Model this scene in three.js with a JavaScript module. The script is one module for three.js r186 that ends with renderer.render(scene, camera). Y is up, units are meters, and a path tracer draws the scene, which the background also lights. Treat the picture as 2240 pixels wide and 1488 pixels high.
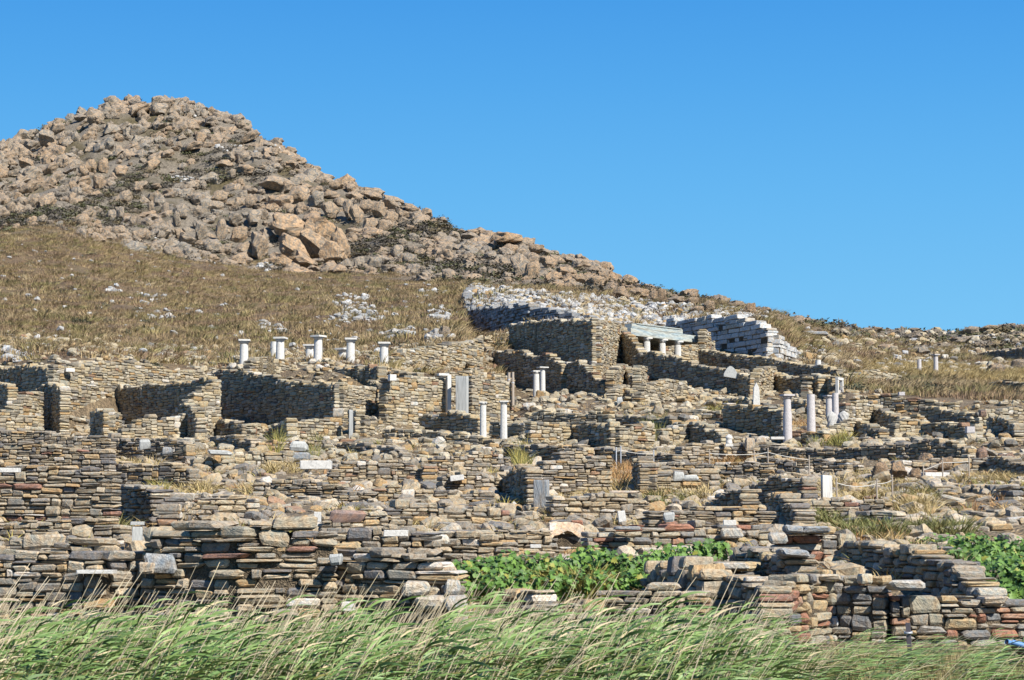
import * as THREE from 'three';
import { mergeGeometries, toCreasedNormals } from 'three/addons/utils/BufferGeometryUtils.js';
import { createNoise2D, createNoise3D } from 'simplex-noise';

// ------------------------------------------------------------------ camera, sky, sun, exposure
const scene = new THREE.Scene();
const EYE = 2.0, FOV = 18, PW = 2240, PH = 1488, FPX = (PH / 2) / Math.tan(THREE.MathUtils.degToRad(FOV / 2));
const HORIZON = 1180, PITCH = Math.atan((HORIZON - PH / 2) / FPX);
const camera = new THREE.PerspectiveCamera(FOV, PW / PH, 0.5, 4000);
camera.position.set(0, EYE, 0);
camera.rotation.set(PITCH, 0, 0);
scene.add(camera);
const renderer = new THREE.WebGLRenderer({ antialias: true });
renderer.setSize(1024, 680);
renderer.toneMapping = THREE.LinearToneMapping;
renderer.toneMappingExposure = 1.8;
renderer.shadowMap.enabled = true;

const SUN_AZ = THREE.MathUtils.degToRad(41), SUN_EL = THREE.MathUtils.degToRad(42);
const sunDir = new THREE.Vector3(Math.sin(SUN_AZ) * Math.cos(SUN_EL), Math.sin(SUN_EL), Math.cos(SUN_AZ) * Math.cos(SUN_EL));
const sun = new THREE.DirectionalLight(new THREE.Color(1.0, 0.955, 0.87), 5.0);
sun.position.copy(sunDir).multiplyScalar(900).add(new THREE.Vector3(0, 0, -150));
sun.target.position.set(0, 0, -150);
sun.castShadow = true;
sun.shadow.mapSize.set(4096, 4096);
Object.assign(sun.shadow.camera, { left: -220, right: 220, top: 220, bottom: -220, near: 300, far: 1700 });
scene.add(sun, sun.target);

{ // clear summer sky: deep blue overhead, paler towards the horizon all the way round
  const w = 256, h = 512, d = new Float32Array(w * h * 4);
  const stops = [[-1, [0.20, 0.19, 0.16]], [-0.03, [0.22, 0.21, 0.18]], [0.0, [0.28, 0.61, 0.91]], [0.1, [0.19, 0.545, 0.90]], [0.16, [0.132, 0.465, 0.875]], [0.21, [0.09, 0.39, 0.835]], [0.26, [0.058, 0.318, 0.785]], [0.5, [0.036, 0.21, 0.62]], [1, [0.027, 0.14, 0.47]]];
  for (let j = 0; j < h; j++) {
    const s = Math.sin(((j + 0.5) / h - 0.5) * Math.PI);
    let k = 0; while (k < stops.length - 2 && s > stops[k + 1][0]) k++;
    const t = THREE.MathUtils.clamp((s - stops[k][0]) / (stops[k + 1][0] - stops[k][0]), 0, 1);
    for (let i = 0; i < w; i++) {
      const o = (j * w + i) * 4;
      for (let c = 0; c < 3; c++) d[o + c] = 0.565 * (stops[k][1][c] * (1 - t) + stops[k + 1][1][c] * t);
      d[o + 3] = 1;
    }
  }
  const sky = new THREE.DataTexture(d, w, h, THREE.RGBAFormat, THREE.FloatType);
  sky.mapping = THREE.EquirectangularReflectionMapping;
  sky.magFilter = sky.minFilter = THREE.LinearFilter;
  sky.needsUpdate = true;
  scene.background = sky;
  scene.environment = sky;
}

// ------------------------------------------------------------------ small helpers
let seed = 20240611;
function rnd() { seed = (seed + 0x6D2B79F5) | 0; let t = Math.imul(seed ^ (seed >>> 15), 1 | seed); t = (t + Math.imul(t ^ (t >>> 7), 61 | t)) ^ t; return ((t ^ (t >>> 14)) >>> 0) / 4294967296; }
const R = (a, b) => a + (b - a) * rnd();
const pick = a => a[Math.floor(rnd() * a.length)];
const lerp = (a, b, t) => a + (b - a) * t, clamp = THREE.MathUtils.clamp;
const sstep = (a, b, x) => { const t = clamp((x - a) / (b - a), 0, 1); return t * t * (3 - 2 * t); };
const n2 = createNoise2D(rnd), n3 = createNoise3D(rnd);
const fbm = (x, y) => n2(x, y) * 0.55 + n2(x * 2.1 + 7, y * 2.1) * 0.28 + n2(x * 4.3, y * 4.3 + 3) * 0.17;
const V = (x, y, z) => new THREE.Vector3(x, y, z);
const col = (r, g, b) => new THREE.Color().setRGB(r, g, b);
const names = new Map();
function numbered(n) { const k = names.get(n) || 0; names.set(n, k + 1); return k ? n + '_' + String(k).padStart(3, '0') : n; }
const UP = V(0, 1, 0), sinP = Math.sin(PITCH), cosP = Math.cos(PITCH);
// a place in the landscape: bearing and height as surveyed from the photograph, at its own distance
function at(px, py, D) {
  const x = (px - PW / 2) / FPX, y = -(py - PH / 2) / FPX;
  const Y = y * cosP + sinP, Z = y * sinP - cosP;
  return V(x * D / -Z, EYE + Y * D / -Z, -D);
}
function toPx(p) {
  const X = p.x, Y = p.y - EYE, Z = p.z, yc = Y * cosP + Z * sinP, zc = -Y * sinP + Z * cosP;
  return [PW / 2 + FPX * X / -zc, PH / 2 - FPX * yc / -zc];
}
function add(o, name, label, category, group, kind) {
  o.name = numbered(name);
  if (label) o.userData.label = label;
  if (category) o.userData.category = category;
  if (group) o.userData.group = group;
  if (kind || category) o.userData.kind = kind || 'thing';
  scene.add(o); shade(o);
  return o;
}
function shade(o) { o.traverse(m => { if (m.isMesh) { m.castShadow = true; m.receiveShadow = true; } }); }
function part(geo, mat, name, parent, label, kind) {
  const m = new THREE.Mesh(geo, mat); m.name = name; m.castShadow = m.receiveShadow = true;
  if (label) m.userData.label = label;
  if (kind) m.userData.kind = kind;
  parent.add(m); return m;
}

// ------------------------------------------------------------------ textures
function tex(size, fn, { srgb = false, rep = 1 } = {}) {
  const d = new Uint8Array(size * size * 4);
  for (let j = 0; j < size; j++) for (let i = 0; i < size; i++) {
    const c = fn(i / size, j / size), o = (j * size + i) * 4;
    if (typeof c === 'number') d[o] = d[o + 1] = d[o + 2] = clamp(c * 255, 0, 255);
    else for (let k = 0; k < 3; k++) d[o + k] = clamp(c[k] * 255, 0, 255);
    d[o + 3] = 255;
  }
  const t = new THREE.DataTexture(d, size, size);
  t.wrapS = t.wrapT = THREE.RepeatWrapping; t.magFilter = THREE.LinearFilter; t.minFilter = THREE.LinearMipmapLinearFilter; t.generateMipmaps = true;
  if (srgb) t.colorSpace = THREE.SRGBColorSpace;
  t.repeat.set(rep, rep); t.needsUpdate = true;
  return t;
}
// noise that tiles: sampled on a torus
const TAU = Math.PI * 2;
const tn = (u, v, f, o = 0) => n3(Math.cos(u * TAU) * f * 0.16 + o, Math.sin(u * TAU) * f * 0.16 + Math.cos(v * TAU) * f * 0.16, Math.sin(v * TAU) * f * 0.16 - o);
const grainTex = tex(256, (u, v) => { // speckle, bedding streaks, lichen spots
  const g = 0.875 + 0.10 * tn(u, v, 40) + 0.08 * tn(u, v * 4, 16, 3) + 0.10 * tn(u, v, 10, 9);
  const li = tn(u, v, 22, 5) > 0.52 ? 0.14 : 0;
  const w = tn(u, v, 7, 2) * 0.06;
  return [g + w + li, g + li, g - w + li * 0.9];
}, { srgb: true });
const grainBump = tex(256, (u, v) => 0.5 + 0.22 * tn(u, v, 30, 1) + 0.2 * tn(u, v * 3, 12, 4) + 0.1 * tn(u, v, 70, 8));
const rockTex = tex(512, (u, v) => { // grey lichen crust over ochre granite
  const p = sstep(-0.15, 0.45, tn(u, v, 9, 3) + 0.45 * tn(u, v, 24, 6) + 0.2 * tn(u, v, 60, 2));
  const f = 0.80 + 0.11 * tn(u, v, 55, 7) + 0.09 * tn(u, v, 18, 11);
  const a = [1.0, 0.93, 0.84], b = [0.80, 0.80, 0.79];
  return [0, 1, 2].map(k => lerp(a[k], b[k], p) * f);
}, { srgb: true });
const rockBump = tex(512, (u, v) => 0.5 + 0.25 * tn(u, v, 14, 2) + 0.16 * tn(u, v, 40, 5) - 0.3 * sstep(0.07, 0.0, Math.abs(tn(u, v, 7, 13))));
const marbleTex = tex(256, (u, v) => { const g = 0.93 + 0.05 * tn(u, v, 30, 1) + 0.05 * tn(u, v, 9, 6) - 0.10 * sstep(0.35, 0.7, tn(u, v * 0.5, 16, 12)); return [g, g * 0.99, g * 0.97]; }, { srgb: true });
const soilTex = tex(512, (u, v) => { const g = 0.72 + 0.16 * tn(u, v, 60, 2) + 0.10 * tn(u, v, 24, 3) + 0.08 * tn(u, v, 9, 8), p = tn(u, v, 48, 15) > 0.55 ? 0.22 : 0; return [g + p, g * 0.98 + p, g * 0.94 + p]; }, { srgb: true });
const soilBump = tex(512, (u, v) => 0.5 + 0.25 * tn(u, v, 60, 2) + 0.2 * tn(u, v, 20, 3));

const std = (c, o = {}) => new THREE.MeshStandardMaterial({ color: c, roughness: 0.92, metalness: 0, ...o });
const stoneMat = c => std(c, { map: grainTex, bumpMap: grainBump, bumpScale: 0.012 });

// ------------------------------------------------------------------ the lie of the land: contour lines [bearing px, distance m, height px (or metres when h:)]
const LINES = [
  { h: 1, p: [[-900, 6, -0.9], [1600, 6, -0.9], [1750, 6, -0.7], [3200, 6, -0.7]] },
  { h: 1, p: [[-900, 24, -0.6], [1550, 24, -0.6], [1750, 24, -0.1], [3200, 24, -0.1]] },
  { h: 1, p: [[-900, 27.5, -0.45], [1550, 27.5, -0.4], [1750, 27.5, 0.16], [3200, 27.5, 0.16]] },
  { h: 1, p: [[-900, 31, 0.2], [3200, 31, 0.25]] },
  { p: [[-900, 37, 1325], [0, 37, 1325], [700, 37, 1315], [1000, 37, 1335], [1300, 37, 1325], [1700, 37, 1300], [2000, 37, 1290], [2240, 37, 1320], [3200, 37, 1330]] },
  { p: [[-900, 44.5, 1200], [0, 44.5, 1200], [700, 44.5, 1205], [1000, 44.5, 1222], [1300, 44.5, 1222], [1700, 44.5, 1210], [2000, 44.5, 1200], [2240, 44.5, 1230], [3200, 44.5, 1240]] },
  { p: [[-900, 56, 1142], [0, 56, 1142], [260, 56, 1142], [700, 56, 1132], [1300, 56, 1143], [1800, 56, 1140], [2050, 56, 1120], [2240, 56, 1110], [3200, 56, 1110]] },
  { p: [[-900, 76, 1045], [0, 76, 1040], [700, 76, 1050], [1300, 76, 1048], [1700, 76, 1050], [2000, 76, 1045], [2240, 76, 1040], [3200, 76, 1040]] },
  { p: [[-900, 94, 975], [0, 94, 975], [700, 94, 975], [1000, 94, 975], [1300, 94, 972], [1700, 94, 975], [1850, 94, 972], [2000, 94, 962], [2240, 92, 960], [3200, 92, 960]] },
  { p: [[-900, 112, 935], [0, 112, 935], [120, 111, 938], [230, 113, 938], [480, 121, 940], [500, 112, 940], [740, 104, 926], [840, 103, 934], [1115, 111, 934], [1180, 112, 890], [1360, 112, 886], [1500, 112, 884], [1650, 117, 882], [1790, 114, 884], [1840, 106, 930], [1900, 107, 942], [2000, 105.5, 945], [2240, 101, 948], [3200, 101, 948]] },
  { p: [[-900, 124, 803], [0, 123, 808], [110, 115, 806], [230, 118, 800], [480, 127, 824], [530, 118, 812], [740, 112, 816], [840, 113, 820], [1000, 120, 850], [1050, 128, 848], [1115, 131, 853], [1200, 130, 852], [1250, 128, 852], [1336, 124, 856], [1360, 126, 848], [1400, 127, 838], [1500, 126, 845], [1650, 125, 850], [1800, 125, 848], [1860, 113, 868], [1900, 115, 872], [2000, 113.5, 876], [2240, 108, 892], [3200, 108, 895]] },
  { p: [[-900, 150, 745], [0, 150, 742], [480, 150, 766], [740, 135, 775], [850, 133, 770], [1000, 138, 748], [1115, 147, 738], [1250, 151, 714], [1360, 142, 770], [1385, 144.6, 792], [1400, 145, 793], [1500, 149.6, 793], [1560, 152, 790], [1600, 148, 788], [1650, 148, 788], [1800, 148, 792], [1900, 145, 826], [2000, 150, 832], [2240, 142, 850], [3200, 142, 860]] },
  { p: [[-900, 182, 690], [0, 180, 690], [480, 178, 716], [740, 168, 724], [900, 163, 724], [1000, 166, 712], [1018, 190, 742], [1036, 187.5, 742], [1070, 180, 734], [1120, 173, 722], [1180, 168.4, 711], [1240, 165.4, 706], [1300, 163.5, 704], [1400, 160, 724], [1470, 162.2, 748], [1500, 160.6, 752], [1600, 155, 771], [1692, 149.6, 785], [1738, 154.6, 789], [1800, 165, 778], [1900, 165, 810], [2000, 170, 812], [2240, 165, 828], [3200, 165, 845]] },
  { p: [[-900, 215, 640], [0, 212, 642], [300, 210, 650], [500, 208, 672], [750, 200, 676], [900, 196, 676], [1000, 197, 668], [1016, 204, 672], [1024, 205, 644], [1036, 192.5, 664], [1070, 184.6, 676], [1120, 177.6, 673], [1180, 172.6, 674], [1240, 169.6, 683], [1300, 168, 694], [1400, 172, 694], [1470, 167, 703], [1500, 165, 700], [1600, 160, 702], [1692, 155, 722], [1738, 160.5, 774], [1800, 186, 757], [1900, 188, 778], [2000, 190, 790], [2240, 190, 806], [3200, 190, 830]] },
  { p: [[-900, 310, 505], [0, 310, 503], [120, 306, 497], [250, 310, 533], [400, 315, 566], [550, 322, 592], [700, 322, 596], [800, 312, 603], [950, 290, 616], [1100, 262, 622], [1250, 246, 636], [1400, 236, 648], [1500, 230, 667], [1700, 221, 707], [1800, 226, 728], [2000, 240, 762], [2240, 236, 772], [3200, 236, 790]] },
  { p: [[-900, 400, 460], [0, 400, 412], [250, 402, 402], [500, 388, 440], [600, 380, 455], [700, 366, 486], [850, 350, 516], [1000, 330, 562], [1250, 290, 604], [1400, 270, 640], [1500, 262, 660], [1700, 244, 702], [1800, 250, 720], [2000, 262, 744], [2240, 250, 742], [3200, 250, 740]] },
  { p: [[-900, 480, 411], [-100, 480, 356], [0, 480, 344], [60, 480, 321], [130, 482, 289], [220, 486, 257], [310, 490, 241], [375, 490, 242], [450, 482, 261], [520, 468, 286], [600, 452, 329], [650, 442, 369], [700, 432, 403], [800, 412, 438], [900, 390, 469], [950, 378, 498], [1000, 368, 520], [1110, 350, 533], [1160, 340, 556], [1240, 326, 578], [1330, 312, 608], [1400, 302, 646], [1500, 290, 670], [1600, 280, 686], [1700, 268, 708], [1800, 272, 728], [1900, 285, 735], [2000, 292, 737], [2100, 290, 736], [2170, 285, 725], [2240, 280, 721], [3200, 280, 715]] },
  { drop: 22, back: 60 }, { drop: 75, back: 330 },
];
const ridge = LINES[LINES.length - 3];
for (const L of LINES) {
  if (L.drop) {
    L.p = ridge.p.map(([u, D, y]) => [u, D + L.back, Math.max(y - L.drop, -3)]);
  } else L.p = L.p.map(([px, D, v]) => { if (L.h) { const u = (px - PW / 2) / FPX; return [u, D, v]; } const q = at(px, v, D); return [q.x / D, D, q.y]; });
}
function lineAt(L, u) {
  const p = L.p; if (u <= p[0][0]) return [p[0][1], p[0][2]];
  for (let i = 1; i < p.length; i++) if (u <= p[i][0]) { const t = (u - p[i - 1][0]) / (p[i][0] - p[i - 1][0]); return [lerp(p[i - 1][1], p[i][1], t), lerp(p[i - 1][2], p[i][2], t)]; }
  const q = p[p.length - 1]; return [q[1], q[2]];
}
const profCache = new Map();
function profile(u) { // monotone cubic through the contour lines along one bearing
  const key = Math.round(u * 4000); let c = profCache.get(key); if (c) return c;
  const pts = LINES.map(L => lineAt(L, key / 4000)), n = pts.length, m = [], d = [];
  for (let i = 0; i < n - 1; i++) d.push((pts[i + 1][1] - pts[i][1]) / (pts[i + 1][0] - pts[i][0]));
  m[0] = d[0]; m[n - 1] = d[n - 2];
  for (let i = 1; i < n - 1; i++) m[i] = d[i - 1] * d[i] <= 0 ? 0 : 2 * d[i - 1] * d[i] / (d[i - 1] + d[i]);
  c = { pts, m }; profCache.set(key, c); return c;
}
function Hraw(u, D) {
  const { pts, m } = profile(u), n = pts.length;
  if (D <= pts[0][0]) return pts[0][1];
  if (D >= pts[n - 1][0]) return pts[n - 1][1];
  let i = 0; while (D > pts[i + 1][0]) i++;
  const h = pts[i + 1][0] - pts[i][0], t = (D - pts[i][0]) / h, t2 = t * t, t3 = t2 * t;
  return (2 * t3 - 3 * t2 + 1) * pts[i][1] + (t3 - 2 * t2 + t) * h * m[i] + (-2 * t3 + 3 * t2) * pts[i + 1][1] + (t3 - t2) * h * m[i + 1];
}
function H(x, z) {
  const D = Math.max(-z, 3), u = x / D;
  let y = Hraw(u, D);
  y += 0.10 * fbm(x * 0.35, z * 0.35) * sstep(20, 45, D);
  y += 1.0 * fbm(x * 0.045, z * 0.045) * sstep(120, 260, D) + 2.2 * fbm(x * 0.06 + 40, z * 0.06) * sstep(300, 400, D);
  return y;
}
const Hp = p => H(p.x, p.z);
function groundAt(px, py, minD = 18) { // where the line of sight meets the ground
  let last = minD;
  for (let D = minD; D < 620; D *= 1.004) { const q = at(px, py, D); if (q.y < H(q.x, q.z)) { let a = last, b = D; for (let k = 0; k < 12; k++) { const c = (a + b) / 2, w = at(px, py, c); if (w.y < H(w.x, w.z)) b = c; else a = c; } return at(px, py, b); } last = D; }
  return null;
}
function nrm(x, z, e = 0.6) { return V(H(x - e, z) - H(x + e, z), 2 * e, H(x, z - e) - H(x, z + e)).normalize(); }

function sheet(rows, cols, D0, D1, u0, u1, colour, mat, name) {
  const P = [], C = [], U = [], I = [];
  for (let j = 0; j <= rows; j++) {
    const D = D0 * Math.pow(D1 / D0, j / rows);
    for (let i = 0; i <= cols; i++) {
      const u = lerp(u0, u1, i / cols), x = u * D, z = -D, y = H(x, z);
      P.push(x, y, z); U.push(x / 6, z / 6); const c = colour(x, y, z, D); C.push(...c);
      if (i < cols && j < rows) { const a = j * (cols + 1) + i, b = a + 1, c2 = a + cols + 1, d2 = c2 + 1; I.push(a, b, c2, b, d2, c2); }
    }
  }
  const g = new THREE.BufferGeometry();
  g.setAttribute('position', new THREE.Float32BufferAttribute(P, 3));
  g.setAttribute('color', new THREE.Float32BufferAttribute(C, 3));
  g.setAttribute('uv', new THREE.Float32BufferAttribute(U, 2));
  g.setIndex(I); g.computeVertexNormals();
  const m = new THREE.Mesh(g, mat); add(m, name, null, null, null, 'structure');
  return m;
}
const groundMat = std(0xffffff, { vertexColors: true, map: soilTex, bumpMap: soilBump, bumpScale: 0.12, roughness: 1 });
const mixc = (a, b, t) => a.map((v, i) => lerp(v, b[i], t));
const EARTH = [0.26, 0.205, 0.14], STRAW = [0.275, 0.20, 0.11], BROWN = [0.19, 0.128, 0.078], OLIVE = [0.145, 0.118, 0.057], SCREE = [0.31, 0.27, 0.22];
function hillColour(x, y, z) {
  const a = fbm(x * 0.09, z * 0.05), b = fbm(x * 0.4, z * 0.3 + 50), c = n2(x * 1.6, z * 1.2);
  let k = mixc(BROWN, STRAW, sstep(-0.4, 0.5, a + 0.6 * b + 0.25 * c));
  k = mixc(k, OLIVE, 0.6 * sstep(0.05, 0.5, fbm(x * 0.16 + 90, z * 0.1)));
  return k;
}
function groundColour(x, y, z, D) {
  const e = mixc(EARTH, STRAW, sstep(-0.3, 0.5, fbm(x * 0.3, z * 0.3)));
  const h = hillColour(x, y, z);
  const s = mixc(SCREE, OLIVE, sstep(-0.1, 0.5, fbm(x * 0.05 + 20, z * 0.05)));
  const q = profile(x / D).pts, b0 = q[14][0];
  let k = mixc(e, h, sstep(108, 122, D));
  return mixc(k, s, sstep(b0 - 12, b0 + 12, D + 8 * n2(x * 0.1, z * 0.1)));
}
// one continuous ground, from the shore to the back of the mountain
const ground = sheet(640, 330, 6, 760, -0.42, 0.42, groundColour, groundMat, 'hillside_ground');
const seaPlain = new THREE.Mesh(new THREE.CircleGeometry(3500, 64).rotateX(-Math.PI / 2).translate(0, -3.2, 0), std(col(0.10, 0.13, 0.14), { roughness: 0.6 }));
add(seaPlain, 'sea', null, null, null, 'structure');

// ------------------------------------------------------------------ stone shapes: chamfered, knocked-about blocks shared by every wall
function chamferBlock(r, j, f) {
  const raw = [], id = (x, y, z, a) => ((x > 0 ? 4 : 0) + (y > 0 ? 2 : 0) + (z > 0 ? 1 : 0)) * 3 + a, off = [];
  for (let k = 0; k < 8; k++) off.push([R(-j, j), R(-j, j), R(-j * 0.6, j * 0.6)]);
  for (let k = 0; k < 8; k++) {
    const s = [k & 4 ? 1 : -1, k & 2 ? 1 : -1, k & 1 ? 1 : -1];
    for (let a = 0; a < 3; a++) { // the corner's copy that lies on the face of axis a
      const v = s.map((q, i) => q * 0.5 + off[k][i]), cr = [r * f[0], r * f[1], r * f[2]].map(q => q * R(0.7, 1.3));
      for (let i = 0; i < 3; i++) if (i !== a) v[i] -= s[i] * cr[i];
      raw.push(v);
    }
  }
  const T = [], q = (a, b, c, d) => { T.push([a, b, c], [a, c, d]); };
  const S = [-1, 1];
  for (const s of S) {
    q(id(s, -1, -1, 0), id(s, 1, -1, 0), id(s, 1, 1, 0), id(s, -1, 1, 0)); q(id(-1, s, -1, 1), id(1, s, -1, 1), id(1, s, 1, 1), id(-1, s, 1, 1)); q(id(-1, -1, s, 2), id(1, -1, s, 2), id(1, 1, s, 2), id(-1, 1, s, 2));
    for (const t of S) {
      q(id(s, t, -1, 0), id(s, t, 1, 0), id(s, t, 1, 1), id(s, t, -1, 1)); q(id(s, -1, t, 0), id(s, 1, t, 0), id(s, 1, t, 2), id(s, -1, t, 2)); q(id(-1, s, t, 1), id(1, s, t, 1), id(1, s, t, 2), id(-1, s, t, 2));
      for (const w of S) T.push([id(s, t, w, 0), id(s, t, w, 1), id(s, t, w, 2)]);
    }
  }
  const P = [], U = [], N = [], ou = rnd(), ov = rnd();
  for (const t of T) {
    let [a, b, c] = t.map(k => V(...raw[k])); const n = b.clone().sub(a).cross(c.clone().sub(a)), m = a.clone().add(b).add(c);
    if (n.dot(m) < 0) { [b, c] = [c, b]; n.negate(); } n.normalize();
    const ax = [Math.abs(n.x), Math.abs(n.y), Math.abs(n.z)], mx = ax.indexOf(Math.max(...ax));
    for (const v of [a, b, c]) { P.push(v.x, v.y, v.z); N.push(n.x, n.y, n.z); const g = mx === 0 ? [v.z, v.y] : mx === 1 ? [v.x, v.z] : [v.x, v.y]; U.push(g[0] * 0.5 + ou, g[1] * 0.2 + ov); }
  }
  const g = new THREE.BufferGeometry();
  g.setAttribute('position', new THREE.Float32BufferAttribute(P, 3)); g.setAttribute('normal', new THREE.Float32BufferAttribute(N, 3)); g.setAttribute('uv', new THREE.Float32BufferAttribute(U, 2));
  return g;
}
const BLOCKS = []; for (let i = 0; i < 26; i++) BLOCKS.push(chamferBlock(R(0.09, 0.17), R(0.05, 0.1), [0.75, 1.75, 0.5]));
const CHUNKS = []; for (let i = 0; i < 14; i++) CHUNKS.push(chamferBlock(R(0.16, 0.24), 0.14, [1, 1, 1]));
const ROUGHHEWN = []; for (let i = 0; i < 12; i++) ROUGHHEWN.push(chamferBlock(R(0.06, 0.11), 0.045, [0.6, 1.2, 0.6]));
const PLAIN = chamferBlock(0.025, 0.002, [0.15, 0.8, 0.5]);
const DRESSED = []; for (let i = 0; i < 8; i++) DRESSED.push(chamferBlock(0.05, 0.02, [0.6, 1, 0.6]));

// rounded boulders: a sphere of squares flattened by joints and roughened
function boulderGeo(seg, cuts, rough) {
  const g = new THREE.BoxGeometry(2, 2, 2, seg, seg, seg), p = g.attributes.position, o = R(0, 100), pl = [];
  for (let i = 0; i < cuts; i++) pl.push([V(R(-1, 1), R(-1, 1), R(-1, 1)).normalize(), R(0.5, 0.84)]);
  const v = V(0, 0, 0), U = [];
  for (let i = 0; i < p.count; i++) {
    v.fromBufferAttribute(p, i); const c = v.clone(), s = v.clone().normalize();
    v.copy(s.lerp(c.multiplyScalar(0.74), 0.5));
    for (const [n, d] of pl) { const k = v.dot(n) - d; if (k > 0) v.addScaledVector(n, -k * 0.95); }
    const nn = n3(v.x * 1.3 + o, v.y * 1.3, v.z * 1.3) * 0.16 + n3(v.x * 3.1 + o, v.y * 3.1, v.z * 3.1) * rough;
    v.multiplyScalar(1 + nn); p.setXYZ(i, v.x, v.y, v.z);
  }
  const nm = g.attributes.normal; // box faces give the projection for the surface pattern
  for (let i = 0; i < p.count; i++) { const ax = Math.abs(nm.getX(i)) > 0.5 ? [p.getZ(i), p.getY(i)] : Math.abs(nm.getY(i)) > 0.5 ? [p.getX(i), p.getZ(i)] : [p.getX(i), p.getY(i)]; U.push(ax[0] * 0.45 + o, ax[1] * 0.45 + o * 0.7); }
  g.setAttribute('uv', new THREE.Float32BufferAttribute(U, 2)); g.clearGroups();
  return toCreasedNormals(g, 0.55);
}
const BOULDERS = []; for (let i = 0; i < 14; i++) BOULDERS.push(boulderGeo(8, 13, 0.05));

// ------------------------------------------------------------------ stone colours (dry albedo)
const PAL = {
  far: [[0.413, 0.344, 0.229, 4], [0.372, 0.291, 0.172, 3], [0.357, 0.311, 0.229, 3], [0.303, 0.252, 0.178, 2.6], [0.234, 0.202, 0.152, 1.6], [0.357, 0.238, 0.115, 1.3], [0.468, 0.404, 0.299, 2.4], [0.172, 0.156, 0.133, 0.8], [0.517, 0.470, 0.401, 0.5], [0.275, 0.165, 0.102, 0.4]],
  mid: [[0.404, 0.323, 0.214, 3], [0.346, 0.276, 0.182, 3], [0.325, 0.276, 0.214, 3], [0.260, 0.223, 0.176, 2.6], [0.188, 0.168, 0.147, 1.4], [0.382, 0.256, 0.126, 1.1], [0.462, 0.391, 0.296, 1.8], [0.541, 0.484, 0.414, 0.5], [0.303, 0.189, 0.119, 0.3]],
  near: [[0.385, 0.310, 0.211, 3], [0.339, 0.281, 0.199, 3.4], [0.301, 0.257, 0.199, 3], [0.230, 0.199, 0.160, 2], [0.182, 0.164, 0.151, 1.1], [0.423, 0.302, 0.166, 1.5], [0.385, 0.260, 0.134, 0.7], [0.448, 0.372, 0.268, 1.6], [0.570, 0.505, 0.428, 0.4], [0.294, 0.161, 0.115, 0.4]],
  ruddy: [[0.339, 0.286, 0.201, 3], [0.303, 0.260, 0.201, 2], [0.249, 0.229, 0.201, 2], [0.169, 0.160, 0.151, 1.5], [0.392, 0.294, 0.169, 2], [0.303, 0.147, 0.093, 1.4], [0.357, 0.208, 0.134, 1], [0.446, 0.398, 0.319, 1.2], [0.549, 0.519, 0.477, 0.3]],
  greystone: [[0.272, 0.276, 0.280, 3], [0.320, 0.320, 0.320, 2], [0.224, 0.228, 0.232, 2], [0.400, 0.400, 0.392, 0.8], [0.288, 0.264, 0.232, 1]],
  marble: [[0.50, 0.49, 0.47, 3], [0.58, 0.57, 0.545, 3], [0.42, 0.42, 0.415, 2], [0.47, 0.42, 0.35, 1.4], [0.33, 0.33, 0.33, 1.2]],
};
for (const k in PAL) { let s = 0; PAL[k] = PAL[k].map(([r, g, b, w]) => ({ c: col(r, g, b), m: stoneMat(col(r, g, b)), w: (s += w) })); PAL[k].sum = s; }
const hue = pal => { const q = PAL[pal], t = rnd() * q.sum; return q.find(e => t <= e.w) || q[q.length - 1]; };
const mergedStone = std(0xffffff, { vertexColors: true, map: grainTex, bumpMap: grainBump, bumpScale: 0.012 });
const coreMat = std(col(0.16, 0.125, 0.085), { map: soilTex, bumpMap: soilBump, bumpScale: 0.04, roughness: 1 });

function bake(list) { // [{geo, m4, c}] -> one geometry with vertex colours
  let n = 0; for (const s of list) n += s.geo.attributes.position.count;
  const P = new Float32Array(n * 3), N = new Float32Array(n * 3), C = new Float32Array(n * 3), U = new Float32Array(n * 2);
  let o = 0; const v = V(0, 0, 0), nm = new THREE.Matrix3();
  for (const s of list) {
    const p = s.geo.attributes.position, q = s.geo.attributes.normal, w = s.geo.attributes.uv; nm.getNormalMatrix(s.m4);
    for (let i = 0; i < p.count; i++, o++) {
      v.fromBufferAttribute(p, i).applyMatrix4(s.m4); P.set([v.x, v.y, v.z], o * 3);
      v.fromBufferAttribute(q, i).applyMatrix3(nm).normalize(); N.set([v.x, v.y, v.z], o * 3);
      C.set([s.c.r, s.c.g, s.c.b], o * 3); U.set([w.getX(i), w.getY(i)], o * 2);
    }
  }
  const g = new THREE.BufferGeometry();
  g.setAttribute('position', new THREE.BufferAttribute(P, 3)); g.setAttribute('normal', new THREE.BufferAttribute(N, 3)); g.setAttribute('color', new THREE.BufferAttribute(C, 3)); g.setAttribute('uv', new THREE.BufferAttribute(U, 2));
  return g;
}
function instanced(geo, mat, list, name, parent, kind) { // list of {m4, c}
  const im = new THREE.InstancedMesh(geo, mat, list.length);
  list.forEach((e, i) => { im.setMatrixAt(i, e.m4); if (e.c) im.setColorAt(i, e.c); });
  im.instanceMatrix.needsUpdate = true; if (im.instanceColor) im.instanceColor.needsUpdate = true;
  im.name = name; im.castShadow = im.receiveShadow = true; im.frustumCulled = false;
  if (kind) im.userData.kind = kind;
  parent.add(im); return im;
}
const M4 = (p, e, s) => new THREE.Matrix4().compose(p, new THREE.Quaternion().setFromEuler(e), s);

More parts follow.
